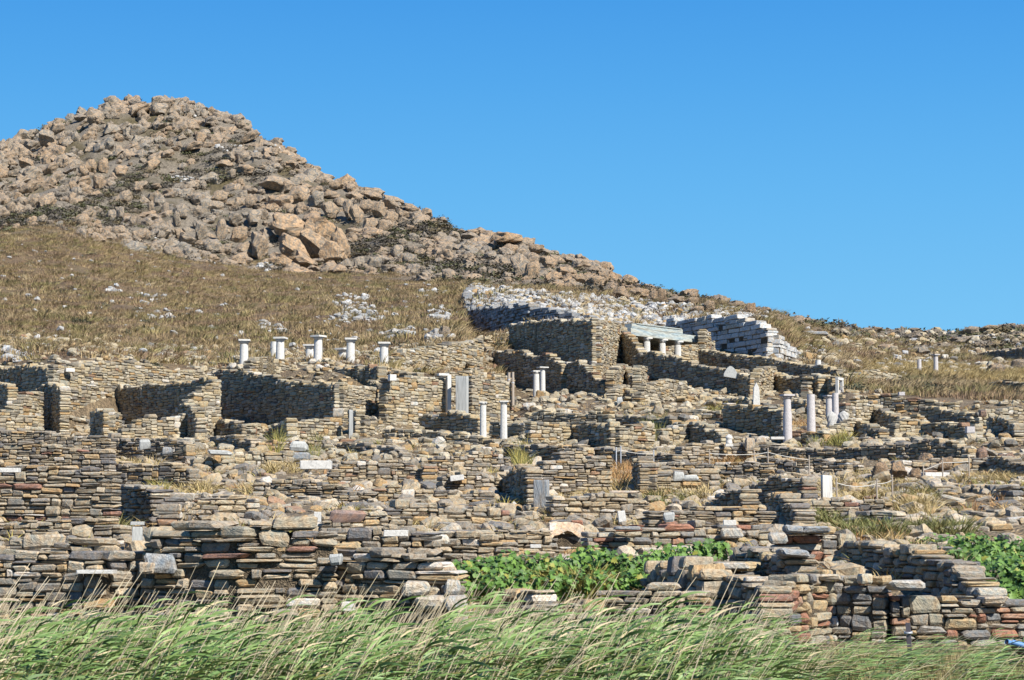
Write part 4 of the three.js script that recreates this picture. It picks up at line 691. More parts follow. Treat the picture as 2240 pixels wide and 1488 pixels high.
// rubble lying about between the walls, and pale stones on the slopes
{
  const lists = CHUNKS.map(() => []), slabs = BLOCKS.slice(0, 10).map(() => []);
  const put = (x, z, s, c, flat) => { const y = H(x, z); if (flat) slabs[Math.floor(rnd() * 10)].push({ m4: M4(V(x, y + s * 0.1, z), new THREE.Euler(R(-0.2, 0.2), R(0, 6), R(-0.2, 0.2)), V(s * 1.6, s * R(0.3, 0.55), s)), c }); else lists[Math.floor(rnd() * CHUNKS.length)].push({ m4: M4(V(x, y + s * 0.22, z), new THREE.Euler(R(-0.5, 0.5), R(0, 6), R(-0.5, 0.5)), V(s * 1.2, s * R(0.5, 0.9), s)), c }); };
  for (let i = 0; i < 40000; i++) {
    const px = R(-700, 2940), u = (px - PW / 2) / FPX, q = profile(u).pts, D = Math.sqrt(lerp(34 * 34, (q[11][0] + 3) ** 2, rnd())), x = u * D, z = -D;
    const dens = sstep(-0.5, 0.3, fbm(x * 0.22, z * 0.16)); if (rnd() > 0.3 + 0.7 * dens) continue;
    if (px > 1960 && D > 112) continue;
    if (D > 34.5 && D < 43 && ((px > 985 && px < 1600) || px > 1990)) continue;
    put(x, z, lerp(0.08, 0.5, Math.pow(rnd(), 2.6)), hue(D > 85 ? 'far' : 'mid').c, rnd() < 0.6);
  }
  const white = () => { const t = R(0.28, 0.52); return col(t, t * 0.98, t * 0.94); };
  const heaps = [[775, 668, 46, 22, 60], [800, 690, 60, 16, 40], [860, 738, 30, 10, 26], [885, 728, 26, 14, 30], [745, 700, 40, 12, 20], [600, 722, 26, 8, 26], [575, 715, 14, 8, 14], [965, 692, 26, 14, 30], [955, 740, 40, 10, 24], [950, 640, 30, 6, 10], [245, 640, 20, 6, 8], [325, 655, 40, 12, 20], [330, 690, 50, 12, 16], [580, 586, 20, 8, 14], [40, 780, 30, 16, 40], [400, 392, 30, 6, 26], [500, 325, 40, 8, 18], [595, 330, 30, 10, 24], [560, 335, 30, 6, 12], [440, 250, 60, 14, 40], [1990, 800, 120, 14, 60], [2100, 812, 120, 14, 60], [1780, 770, 60, 16, 30], [1880, 800, 60, 10, 30]];
  for (const [cx, cy, rx, ry, n] of heaps) for (let i = 0; i < n; i++) { const a = R(0, TAU), r = Math.sqrt(rnd()), g = groundAt(cx + Math.cos(a) * rx * r, cy + Math.sin(a) * ry * r, 118); if (g) put(g.x, g.z, lerp(0.2, 0.66, rnd() ** 1.7) * (-g.z > 280 ? 1.3 : 1), white()); }
  for (let i = 0; i < 420; i++) { const g = groundAt(R(0, 1000), R(520, 800), 130); if (g) put(g.x, g.z, lerp(0.15, 0.55, rnd() ** 2.2), white()); }
  for (let i = 0; i < 9000; i++) { const g = groundAt(R(1026, 1760), R(624, 720), 164); if (g && -g.z < 262 + 6 * n2(g.x, 3)) { const [x, y] = toPx(g); if (y < 632 + (x - 1030) * 0.095 - 8) continue; if (n2(g.x * 0.25, g.z * 0.25) < -0.35) continue; put(g.x, g.z, lerp(0.16, 0.55, rnd() ** 1.7), rnd() < 0.68 ? white() : hue('far').c); } }
  for (let i = 0; i < 1500; i++) { const g = groundAt(R(1740, 2240), R(725, 832), 150); if (g && n2(g.x * 0.1, g.z * 0.1) > -0.3) put(g.x, g.z, lerp(0.15, 0.9, rnd() ** 3.5), rnd() < 0.1 ? white() : hue('far').c); }
  const rubbleMat = std(0xffffff, { map: grainTex, bumpMap: grainBump, bumpScale: 0.012 });
  const g = new THREE.Group(); add(g, 'stone_rubble', 'tumbled stones scattered over the terraces and slopes', 'rubble', null, 'stuff');
  lists.forEach((l, i) => l.length && instanced(CHUNKS[i], rubbleMat, l, 'rubble_stones', g)); slabs.forEach((l, i) => l.length && instanced(BLOCKS[i], rubbleMat, l, 'rubble_stones', g));
}
// weeds and dry grass in the rooms: [x, y, half width, half height, count, height m, tone]
{
  const spots = [[1370, 1050, 34, 28, 46, 0.6, 'o'], [1400, 1080, 60, 14, 60, 0.5, 's'], [1500, 1080, 60, 18, 70, 0.55, 's'], [1470, 1100, 50, 8, 30, 0.4, 'g'], [1850, 1078, 60, 24, 60, 0.4, 's'], [1950, 1075, 80, 14, 60, 0.35, 's'], [2020, 1088, 40, 14, 30, 0.32, 'g'], [2160, 1052, 80, 8, 80, 0.35, 's'], [2000, 1115, 40, 16, 50, 0.45, 's'], [1800, 1140, 40, 10, 30, 0.35, 'g'], [1900, 1165, 70, 12, 50, 0.4, 'g'], [620, 1022, 34, 14, 50, 0.4, 's'], [608, 975, 10, 22, 14, 0.9, 'y'], [690, 985, 10, 20, 12, 0.7, 'g'], [430, 1075, 40, 10, 40, 0.4, 's'], [480, 1130, 36, 8, 40, 0.35, 'y'], [240, 1158, 26, 14, 30, 0.4, 'g'], [60, 1165, 30, 10, 20, 0.3, 'y'], [1432, 950, 16, 20, 40, 0.9, 'g'], [1140, 1010, 12, 20, 16, 0.8, 'y'], [1222, 1120, 24, 16, 36, 0.45, 's'], [1300, 1098, 40, 8, 30, 0.35, 's'], [1280, 1118, 14, 8, 14, 0.4, 'o'], [860, 1088, 30, 6, 20, 0.3, 's'], [300, 1035, 50, 14, 40, 0.5, 's'], [350, 1060, 40, 14, 30, 0.45, 'y'], [1000, 1200, 60, 6, 30, 0.35, 'y'], [560, 1080, 20, 10, 16, 0.4, 's'], [1600, 1010, 60, 10, 50, 0.35, 'o'], [1720, 1020, 50, 8, 40, 0.35, 'o'], [1820, 970, 40, 8, 30, 0.6, 'y'], [1300, 960, 30, 10, 20, 0.3, 'o'], [1740, 940, 40, 12, 30, 0.4, 'o'], [1580, 900, 30, 10, 20, 0.4, 'y'], [1030, 1310, 70, 14, 80, 0.5, 's'], [1250, 1300, 60, 8, 50, 0.5, 'y'], [2060, 1165, 60, 8, 40, 0.4, 'g'], [1660, 1095, 30, 10, 20, 0.4, 's'], [1540, 1060, 20, 10, 16, 0.5, 'g']];
  const tone = { o: [[0.36, 0.19, 0.07], [0.40, 0.25, 0.10]], s: [[0.46, 0.35, 0.17], [0.38, 0.29, 0.12]], g: [[0.13, 0.14, 0.04], [0.20, 0.18, 0.06]], y: [[0.33, 0.27, 0.07], [0.20, 0.19, 0.05]] };
  const L = WISPS.map(() => []);
  for (const [cx, cy, rx, ry, n, h, t] of spots) for (let i = 0; i < n * 1.5; i++) { const g = groundAt(cx + R(-rx, rx), Math.min(cy + R(-ry, ry), 1400), 32); if (!g) continue; const c = pick(tone[t]), j = R(0.8, 1.15); L[i % 3].push({ m4: M4(V(g.x, H(g.x, g.z) - 0.02, g.z), new THREE.Euler(0, R(0, 6), 0), V(R(0.6, 1.3), h * R(0.6, 1.2), R(0.6, 1.3))), c: col(c[0] * j, c[1] * j, c[2] * j) }); }
  // the golden grass bank by the far columns, and thin growth everywhere between the walls
  for (let i = 0; i < 5200; i++) { const px = R(1880, 2500), u = (px - PW / 2) / FPX, q = profile(u).pts, D = lerp(q[11][0] + 2, q[12][0] + 8, rnd()), x = u * D, z = -D; const c = pick([[0.46, 0.34, 0.15], [0.38, 0.27, 0.11], [0.28, 0.21, 0.08], [0.50, 0.39, 0.19]]), j = R(0.8, 1.1); L[i % 3].push({ m4: M4(V(x, H(x, z) - 0.02, z), new THREE.Euler(0, R(-0.6, 0.6), 0), V(R(1, 1.8), R(0.4, 0.75), R(1, 1.8))), c: col(c[0] * j, c[1] * j, c[2] * j) }); }
  for (let i = 0; i < 6500; i++) { const px = R(-700, 2940), u = (px - PW / 2) / FPX, D = R(34, 112), x = u * D, z = -D; if (fbm(x * 0.3 + 9, z * 0.25) < 0.08) continue; const c = pick([...tone.s, ...tone.y, ...tone.o]), j = R(0.8, 1.1); L[i % 3].push({ m4: M4(V(x, H(x, z) - 0.02, z), new THREE.Euler(0, R(0, 6), 0), V(R(0.6, 1.3), R(0.15, 0.4), R(0.6, 1.3))), c: col(c[0] * j, c[1] * j, c[2] * j) }); }
  stuff('weeds', WISPS.map((g, i) => [g, L[i]]), leafMat(), 'dry and green weeds growing between the ruined walls', 'weeds');
  const dark = SCRUB.map(() => []); for (const [px, py, s] of [[2040, 856, 0.95], [1870, 855, 0.8], [700, 742, 1.0], [175, 706, 0.7], [330, 806, 0.6], [1262, 1120, 0.25], [870, 742, 1.1], [1600, 900, 0.3]]) { const g = groundAt(px, py, 50); if (g) for (let k = 0; k < 3; k++) dark[k].push({ m4: M4(V(g.x + R(-0.5, 0.5) * s, H(g.x, g.z), g.z + R(-0.4, 0.4)), new THREE.Euler(0, R(0, 6), 0), V(s, s * 0.9, s)), c: col(0.05, 0.055, 0.028) }); }
  stuff('dark_shrubbery', SCRUB.map((g, i) => [g, dark[i]]), leafMat(), 'small dark round bushes dotted over the grass', 'bushes');
}
// reeds bent by the wind
{
  function reed(h, leaves, lean, dry) {
    const P = [], I = [], C = [];
    const strip = (pts, ws, c) => { const b = P.length / 3; pts.forEach((p, k) => { const w = ws[k]; P.push(p.x - w.x, p.y - w.y, p.z - w.z, p.x + w.x, p.y + w.y, p.z + w.z); C.push(...c, ...c); if (k < pts.length - 1) { const q = b + k * 2; I.push(q, q + 1, q + 2, q + 1, q + 3, q + 2); } }); };
    const st = t => V(lean * h * t * t * 0.9 + lean * 0.25 * h * t, h * t * (1 - 0.12 * lean * t), 0.05 * Math.sin(t * 3));
    const ts = [0, 0.25, 0.5, 0.75, 1]; const sc = dry ? [0.44, 0.37, 0.27] : [0.26, 0.27, 0.11];
    for (const a of [0, Math.PI / 2]) strip(ts.map(st), ts.map(t => V(Math.cos(a), 0, Math.sin(a)).multiplyScalar(dry ? 0.006 * (1 - 0.5 * t) : 0.007 * (1 - 0.6 * t))), sc);
    for (let i = 0; i < leaves; i++) {
      const t = lerp(0.3, 1, (i + rnd() * 0.6) / leaves), p0 = st(t), len = R(0.32, 0.62), yaw = R(-1.0, 1.0), up0 = R(0.35, 1.0), w0 = R(0.007, 0.017), pts = [], ws = []; let d = V(Math.cos(yaw), up0, Math.sin(yaw)).normalize(); const p = p0.clone(), tw = R(0, TAU);
      for (let k = 0; k <= 5; k++) { const s = k / 5, side = V(-d.z, 0, d.x).normalize(), nn = side.clone().cross(d), q = side.multiplyScalar(Math.cos(tw + s * 1.2)).addScaledVector(nn, Math.sin(tw + s * 1.2)); pts.push(p.clone()); ws.push(q.multiplyScalar(w0 * Math.sin(Math.PI * (0.16 + 0.84 * s)) * (s > 0.95 ? 0.1 : 1))); p.addScaledVector(d, len / 5); d = d.clone().add(V(0.2, -0.17 - 0.1 * s, 0)).normalize(); }
      const g = R(0, 1); strip(pts, ws, dry ? [0.44, 0.36, 0.22] : g < 0.06 ? [0.22, 0.20, 0.06] : [lerp(0.075, 0.175, g), lerp(0.145, 0.25, g), lerp(0.03, 0.08, g)]);
    }
    const g = new THREE.BufferGeometry(); g.setAttribute('position', new THREE.Float32BufferAttribute(P, 3)); g.setAttribute('color', new THREE.Float32BufferAttribute(C, 3)); g.setIndex(I); g.computeVertexNormals(); return g;
  }
  const kinds = []; for (let i = 0; i < 9; i++) kinds.push(reed(R(1.4, 1.9), 14, R(0.2, 0.55), false)); for (let i = 0; i < 4; i++) kinds.push(reed(R(1.6, 2.1), i % 2 ? 0 : 2, R(0.25, 0.5), true));
  const lists = kinds.map(() => []);
  for (let i = 0; i < 8200; i++) {
    const px = R(-700, 2900), u = (px - PW / 2) / FPX, right = sstep(1500, 1760, px), D = lerp(lerp(21, 24, right), 30.4, rnd()), x = u * D, z = -D;
    if (rnd() < 0.62 * right + 0.18 * sstep(1050, 1250, px)) continue;
    const y = H(x, z), dry = rnd() < 0.38, k = dry ? 9 + Math.floor(rnd() * 4) : Math.floor(rnd() * 9);
    const room = lerp(0.88, 0.60, right) - 0.16 * sstep(27.5, 30.4, D) + 0.14 * n2(x * 0.7, z * 0.4); // how high the bed stands above the shore here
    const s = clamp((room - y) / 1.6 * R(0.75, 1.12) * (dry ? 1.08 : 1), 0.3, 1.35);
    const j = R(0.8, 1.2); lists[k].push({ m4: M4(V(x, y - 0.05, z), new THREE.Euler(R(-0.08, 0.08), R(-0.5, 0.5), R(-0.08, 0.08)), V(Math.max(0.8, s), s, Math.max(0.8, s))), c: col(j, j, j * R(0.85, 1)) });
  }
  const g = new THREE.Group(); add(g, 'reeds', 'green reeds with pale dry stems bent over by the wind', 'reeds', null, 'stuff');
  const gm = new THREE.MeshPhysicalMaterial({ vertexColors: true, roughness: 0.55, side: THREE.DoubleSide });
  kinds.forEach((k, i) => instanced(k, gm, lists[i], i < 9 ? 'reed_leaves' : 'reed_stems', g));
  // orange-tinged succulents along the shore at the right
  const su = SHORT.map(() => []); for (let i = 0; i < 1500; i++) { const px = R(1640, 2420), u = (px - PW / 2) / FPX, D = R(27, 30.6), x = u * D, z = -D; const c = pick([[0.42, 0.20, 0.03], [0.36, 0.24, 0.04], [0.16, 0.20, 0.04], [0.45, 0.13, 0.03], [0.30, 0.30, 0.06]]); su[i % 3].push({ m4: M4(V(x, H(x, z) - 0.02, z), new THREE.Euler(0, R(0, 6), 0), V(0.28, 0.32, 0.28)), c: col(...c) }); }
  stuff('succulent_undergrowth', SHORT.map((q, i) => [q, su[i]]), leafMat(), 'orange and green fleshy ground plants at the foot of the reeds', 'ground cover');
  const dg = SHORT.map(() => []); for (let i = 0; i < 2600; i++) { const px = R(-260, 2440), u = (px - PW / 2) / FPX, D = R(22, 31.5), x = u * D, z = -D; const c = pick([[0.35, 0.28, 0.14], [0.26, 0.22, 0.09], [0.16, 0.17, 0.06]]); dg[i % 3].push({ m4: M4(V(x, H(x, z) - 0.02, z), new THREE.Euler(0, R(0, 6), 0), V(0.4, R(0.5, 1.2), 0.4)), c: col(...c) }); }
  stuff('shore_grass', SHORT.map((q, i) => [q, dg[i]]), leafMat(), 'short dry grass under the reeds', 'grass');
}
// fig bushes
function figLeaf(b) { const pts = [[0, 0], [0.22, 0.1], [0.46, 0.30], [0.25, 0.42], [0.34, 0.72], [0.12, 0.66], [0, 1], [-0.12, 0.66], [-0.34, 0.72], [-0.25, 0.42], [-0.46, 0.30], [-0.22, 0.1]], P = [], I = [], U = []; P.push(0, 0.45, 0.0); pts.forEach(([x, y]) => P.push(x, y, Math.abs(x) * 0.28 - b * (y - 0.4) ** 2)); for (let i = 1; i <= 12; i++) I.push(0, i, i % 12 + 1); const g = new THREE.BufferGeometry(); g.setAttribute('position', new THREE.Float32BufferAttribute(P, 3)); g.setIndex(I); g.computeVertexNormals(); return g; }
const FIGLEAF = [figLeaf(0.25), figLeaf(0.5), figLeaf(0.1)];
const FIGC = [[0.095, 0.19, 0.02], [0.075, 0.155, 0.017], [0.13, 0.235, 0.028], [0.05, 0.11, 0.013], [0.24, 0.24, 0.03]];
const FIGM = FIGC.map(c => new THREE.MeshPhysicalMaterial({ color: col(...c), roughness: 0.62, side: THREE.DoubleSide, transmission: 0.18, thickness: 0 }));
const figMerged = new THREE.MeshPhysicalMaterial({ vertexColors: true, roughness: 0.62, side: THREE.DoubleSide, transmission: 0.18, thickness: 0 });
function figBush(clumps, perM2, label) {
  const g = new THREE.Group(), c0 = at(clumps[0][0], clumps[0][1], clumps[0][2]); g.position.set(c0.x, H(c0.x, c0.z), c0.z); const all = [], wood = [];
  for (let [px, py, D, r, fl = 0.75] of clumps) {
    const c = at(px, py, D).sub(g.position), foot = V(c.x * 0.9, H(c.x * 0.9 + g.position.x, c.z + g.position.z) - g.position.y - 0.1, c.z);
    wood.push(new THREE.TubeGeometry(new THREE.CatmullRomCurve3([foot, foot.clone().lerp(c, 0.5).add(V(R(-0.1, 0.1), 0.05, R(-0.1, 0.1))), c.clone().add(V(0, r * 0.3, 0))]), 6, 0.022, 5));
    r *= 1.14; const n = Math.round(perM2 * r * r * 12);
    for (let i = 0; i < n; i++) {
      const d = V(R(-1, 1), R(-0.75, 1), R(-1, 1)); if (d.lengthSq() > 1 || d.lengthSq() < 0.05) { i--; continue; } d.setLength(Math.pow(rnd(), 0.35) * (1 + 0.25 * n3(d.x * 3 + px, d.y * 3, d.z * 3)));
      const p = c.clone().add(V(d.x * r * 1.1, d.y * r * fl, d.z * r)); const s = R(0.09, 0.17), q = new THREE.Quaternion().setFromUnitVectors(V(0, 0, 1), V(d.x + R(-0.7, 0.7), d.y * 0.6 + R(0.1, 1), d.z * 0.7 + R(-0.2, 0.9)).normalize()).multiply(new THREE.Quaternion().setFromAxisAngle(V(0, 0, 1), R(0, TAU)));
      const yel = rnd() < 0.05; all.push({ m4: new THREE.Matrix4().compose(p, q, V(s, s, s)), k: yel ? 4 : Math.floor(rnd() * 4), f: i % 3, near: p.z + d.z * 0.3 + p.y * 0.5 });
    }
  }
  part(mergeGeometries(wood), std(col(0.22, 0.19, 0.15)), 'branches', g, null, 'stuff');
  all.sort((a, b) => b.near - a.near);
  all.slice(0, 300).forEach(l => { const m = part(FIGLEAF[l.f], FIGM[l.k], 'leaf', g); m.applyMatrix4(l.m4); });
  const gi = FIGLEAF.map(q => { const w = q.clone(); const n = w.attributes.position.count; w.setAttribute('uv', new THREE.Float32BufferAttribute(new Float32Array(n * 2), 2)); return w.toNonIndexed(); });
  part(bake(all.slice(300).map(l => ({ geo: gi[l.f], m4: l.m4, c: col(...FIGC[l.k]) }))), figMerged, 'foliage', g, null, 'stuff');
  return add(g, 'fig_bush', label, 'bush', 'fig bushes');
}
figBush([[1010, 1262, 38, 0.3], [1050, 1252, 38.5, 0.34], [1100, 1245, 39, 0.36], [1150, 1246, 39.3, 0.36], [1200, 1250, 39.2, 0.36], [1250, 1248, 39.5, 0.36], [1290, 1222, 40.6, 0.3], [1320, 1242, 39.5, 0.36], [1370, 1248, 39.5, 0.34], [1420, 1240, 40, 0.32], [1460, 1222, 40.5, 0.3], [1505, 1214, 41, 0.28], [1545, 1206, 41.3, 0.24], [1575, 1206, 41.5, 0.2], [1080, 1285, 37.6, 0.3], [1140, 1285, 37.6, 0.3], [1200, 1282, 37.8, 0.3], [1260, 1282, 37.8, 0.3], [1320, 1282, 38, 0.3], [1390, 1280, 38.2, 0.3], [1010, 1290, 37.4, 0.22], [1440, 1268, 39, 0.28]], 105, 'wide low green fig bush in the middle behind the front walls');
figBush([[2000, 1200, 46, 0.2, 0.5], [2040, 1196, 45.6, 0.3], [2090, 1196, 45, 0.3], [2140, 1196, 44.6, 0.34], [2190, 1206, 44, 0.36], [2240, 1212, 43.6, 0.4], [2300, 1215, 43.4, 0.4], [2100, 1225, 43.5, 0.34], [2150, 1230, 43, 0.36], [2200, 1245, 42, 0.4], [2250, 1255, 41.5, 0.42], [2185, 1268, 37.6, 0.34], [2235, 1280, 37.2, 0.36], [2290, 1280, 37, 0.4], [2200, 1300, 36.4, 0.24], [2240, 1312, 36.2, 0.28], [2220, 1250, 38, 0.36], [2150, 1250, 38.4, 0.26], [2050, 1214, 44.6, 0.24]], 105, 'dense green fig bush at the right edge below the dark broken wall');

// ------------------------------------------------------------------ columns, marbles and small things
const marble = std(col(0.60, 0.59, 0.57), { map: marbleTex, bumpMap: grainBump, bumpScale: 0.004, roughness: 0.7 });
const mauve = std(col(0.50, 0.475, 0.485), { map: marbleTex, bumpMap: grainBump, bumpScale: 0.006, roughness: 0.8 });
const statueMarble = std(col(0.42, 0.415, 0.405), { map: marbleTex, bumpMap: grainBump, bumpScale: 0.006, roughness: 0.8 });
const greyMarble = std(col(0.42, 0.43, 0.425), { map: marbleTex, bumpMap: grainBump, bumpScale: 0.006, roughness: 0.8 });
const lichenGrey = std(col(0.29, 0.29, 0.285), { map: grainTex, bumpMap: grainBump, bumpScale: 0.012, roughness: 0.95 });
const concrete = std(col(0.38, 0.41, 0.385), { map: grainTex, bumpMap: grainBump, bumpScale: 0.004, roughness: 0.9 });
function shaft(r0, r1, h, flutes, rough = 0) {
  const seg = flutes ? flutes * 4 : 28, rows = 10, P = [], U = [], I = [], o = R(0, 50);
  for (let j = 0; j <= rows; j++) for (let i = 0; i <= seg; i++) { const a = i / seg * TAU, t = j / rows, f = flutes ? 1 - 0.075 * Math.abs(Math.sin(a * flutes / 2)) ** 0.8 : 1, r = lerp(r0, r1, t + 0.12 * t * (1 - t)) * f * (1 + rough * n3(Math.cos(a) * 2 + o, t * h * 2, Math.sin(a) * 2)); P.push(Math.cos(a) * r, t * h, Math.sin(a) * r); U.push(i / seg * 2, t * h); if (i < seg && j < rows) { const q = j * (seg + 1) + i; I.push(q, q + seg + 1, q + 1, q + 1, q + seg + 1, q + seg + 2); } }
  const c = P.length / 3; P.push(0, h, 0); U.push(0, 0); for (let i = 0; i < seg; i++) I.push(c, rows * (seg + 1) + i + 1, rows * (seg + 1) + i);
  const g = new THREE.BufferGeometry(); g.setAttribute('position', new THREE.Float32BufferAttribute(P, 3)); g.setAttribute('uv', new THREE.Float32BufferAttribute(U, 2)); g.setIndex(I); g.computeVertexNormals(); return toCreasedNormals(g, 0.7);
}
const boxGeo = new Map(); function block(w, h, d, seedv = 0) { const g = DRESSED[(seedv + 8) % 8].clone(); g.scale(w, h, d); return g; }
const plain = (w, h, d) => PLAIN.clone().scale(w, h, d);
function columnParts(g, h, r, { cap = true, flutes = 0, mat = marble, drum = 0, base = false, abacus = 2.6 } = {}) {
  const ch = cap ? r * 1.0 : 0, y0 = base ? r * 0.55 : 0, hs = h - ch - y0;
  if (base) { const b = part(new THREE.LatheGeometry([[0, 0], [r * 1.35, 0], [r * 1.42, r * 0.12], [r * 1.3, r * 0.24], [r * 1.15, r * 0.34], [r * 1.2, r * 0.46], [r * 1.0, r * 0.56], [0, r * 0.56]].map(p => new THREE.Vector2(...p)), 28), mat, 'column_base', g); }
  if (drum) { part(shaft(r, r * 0.95, hs * drum, flutes, 0.012), mat, 'drum', g).position.y = y0; part(shaft(r * 0.84, r * 0.78, hs * (1 - drum), flutes, 0.012), mat, 'drum', g).position.y = y0 + hs * drum; }
  else part(shaft(r, r * 0.86, hs, flutes, 0.01), mat, 'shaft', g).position.y = y0;
  if (cap) {
    const c = part(new THREE.LatheGeometry([[0, 0], [r * 0.86, 0], [r * 0.9, r * 0.18], [r * 1.05, r * 0.4], [r * 1.22, r * 0.6], [0, r * 0.6]].map(p => new THREE.Vector2(...p)), 28), mat, 'capital', g); c.position.y = y0 + hs;
    const a = part(block(r * abacus, r * 0.4, r * abacus), mat, 'abacus', c); a.position.y = r * 0.8; a.rotation.y = -0.6;
  }
}
function column(px, pyTop, D, r, label, o = {}) {
  const top = at(px, pyTop, D), g = new THREE.Group(), y = H(top.x, top.z) - 0.08; g.position.set(top.x, y, top.z);
  columnParts(g, top.y - y, r, o); g.rotation.y = R(0, 1); g.rotation.z = R(-0.006, 0.006);
  return add(g, 'column', label, 'column', o.group || 'white columns above the houses');
}
column(534, 743, 120, 0.26, 'white column with a flat capital, leftmost of the row above the houses');
column(600, 748, 125, 0.26, 'white column half hidden behind its taller neighbour near the row\'s left end', { cap: false });
column(613, 738, 120, 0.26, 'white column with capital in front of a half-hidden one');
column(677, 754, 124, 0.26, 'shorter white column behind the tallest one of the row');
column(696, 734, 119, 0.26, 'tallest white column in the middle of the row above the houses');
column(749, 762, 124, 0.26, 'short white column peeping out left of the fifth front column');
column(767, 740, 119, 0.26, 'white column right of the tallest one, with a wide flat capital');
column(840, 749, 117, 0.26, 'white column at the right end of the row, beside the rising wall');
column(1057, 879, 96.6, 0.155, 'left one of the two fluted white columns', { flutes: 16, base: true, abacus: 2.1, group: 'fluted columns' });
column(1102, 877, 96.6, 0.165, 'right one of the two fluted white columns, with a square block on top', { flutes: 16, base: true, abacus: 2.5, group: 'fluted columns' });
column(1187, 803, 123, 0.165, 'thin white column with a broad capital before the dark gable-shaped wall', { abacus: 3.4, group: 'slender columns' });
column(1722, 863, 95, 0.205, 'mauve-white column of two unequal drums with a broken capital', { mat: mauve, drum: 0.7, group: 'plain columns by the statues' });
column(1774, 863, 95, 0.2, 'plain mauve-white shaft without capital right of the two-drum column', { mat: mauve, cap: false, group: 'plain columns by the statues' });
column(1813, 865, 107, 0.17, 'slim column with capital behind the headless statues', { mat: mauve, group: 'plain columns by the statues' });
column(1827, 860, 102, 0.175, 'plain shaft between the two headless statues', { mat: mauve, cap: false, group: 'plain columns by the statues' });
column(2011, 786, 160, 0.17, 'shorter far column without capital beyond the grass bank', { mat: mauve, cap: false, group: 'far columns' });
column(2047, 775, 158, 0.19, 'taller far column with capital beyond the grass bank', { mat: mauve, group: 'far columns' });
column(1790, 788, 133, 0.2, 'short white column stub on the slope below the theatre corner', { cap: false, mat: marble, group: 'column stubs' });
column(1173, 811, 125, 0.2, 'squat white column stub beside the thin white column', { cap: true, abacus: 2.4, group: 'column stubs' });
{ // portico
  const A = at(1374, 900, 138.6), B = at(1532, 900, 144.6), g = new THREE.Group(); const dx = B.x - A.x, dz = B.z - A.z, L = Math.hypot(dx, dz), ang = Math.atan2(-dz, dx);
  const topY = at(1374, 708, 138.6).y, botY = at(1400, 737, 139.6).y; g.position.set(A.x, H(A.x, A.z) - 0.3, A.z); g.rotation.y = ang;
  const y0 = g.position.y, bh = topY - botY;
  const arch = part(plain(L, bh * 0.62, 0.55, 1), concrete, 'architrave', g); arch.position.set(L / 2, botY - y0 + bh * 0.31, 0);
  const fr = part(plain(L * 0.70, bh * 0.36, 0.62, 2), concrete, 'frieze', g); fr.position.set(L * 0.36, botY - y0 + bh * 0.81, -0.02);
  const band = part(plain(L * 0.62, bh * 0.09, 0.72, 3), concrete, 'moulding', g); band.position.set(L * 0.38, botY - y0 + bh * 1.02, -0.02);
  const shaftG = (px) => { const u = (px - PW / 2) / FPX; const t = (u * -A.z - A.x) / (dx - u * -dz); return t * L; };
  for (const px of [1416, 1450, 1484]) { const c = new THREE.Group(); c.name = 'column'; c.position.set(shaftG(px), 0, 0); g.add(c); columnParts(c, botY - y0, 0.25, { flutes: 20, abacus: 2.5 }); }
  const roof = part(plain(L * 1.12, 0.22, 5.4, 5), concrete, 'ceiling_slab', g); roof.position.set(L * 0.54, botY - y0 + 0.2, -2.9);
  const pier = part(plain(0.5, botY - y0, 0.5, 4), mauve, 'pier', g); pier.position.set(0.25, (botY - y0) / 2, 0);
  add(g, 'portico', 'white portico of three fluted columns under a grey stone beam', 'portico');
}
const tanStone = [0, 1, 2, 3, 4, 5, 6, 7, 8].map(i => stoneMat(col(lerp(0.40, 0.52, i / 8), lerp(0.385, 0.42, i / 8), lerp(0.355, 0.29, i / 8))));
const toneStone = t => tanStone[Math.round(t * 8)], brownStone = stoneMat(col(0.42, 0.34, 0.25));
function slab(px, pyTop, pyBot, D, wpx, depth, mat, name, label, category, o = {}) { // an upright or lying block, its foot where the photograph puts it or on the ground
  const p = at(px, pyTop, D), b = o.ground === false ? at(px, pyBot, D).y : Math.min(at(px, pyBot, D).y, Math.max(H(p.x, p.z) - 0.05, at(px, pyBot, D).y - 0.4)), h = p.y - b, w = wpx * D / FPX;
  const g = new THREE.Group(); g.position.set(p.x, b, p.z); const m = part(o.geo ? o.geo(w, h, depth) : (mat === marble || mat === mauve || o.part !== 'block_body') ? block(w, h, depth, Math.floor(px) % 8) : BLOCKS[Math.floor(px) % 26].clone().scale(w, h, depth), mat, o.part || 'block', g); m.position.y = o.geo ? 0 : h / 2; g.rotation.set(o.rx || 0, o.ry || 0, o.rz || 0);
  if (o.more) o.more(g, w, h, depth);
  return add(g, name, label, category, o.group);
}
slab(1011, 823, 903, 106.5, 26, 0.34, greyMarble, 'door_jamb', 'tall broad marble door jamb standing in the masonry wall', 'door jamb', { ry: -0.3, part: 'pillar_slab' });
slab(981, 821, 902, 107.2, 9, 0.3, marble, 'door_jamb', 'tall thin bright marble door jamb left of the broad one', 'door jamb', { ry: 0.35, part: 'pillar_slab', more: (g, w, h) => { const l = part(block(0.55, 0.12, 0.3, 3), marble, 'lintel_stub', g); l.position.set(-0.28, h + 0.02, 0); } });
slab(768, 897, 956, 97.5, 8, 0.24, greyMarble, 'marble_post', 'thin grey marble post beside the narrow dark pier', 'post', { part: 'post_slab' });
slab(1184, 1050, 1114, 58.6, 31, 0.24, lichenGrey, 'stone_slab', 'big upright grey granite slab on a square pier', 'slab', { ry: -0.32, ground: false, part: 'slab_body' });
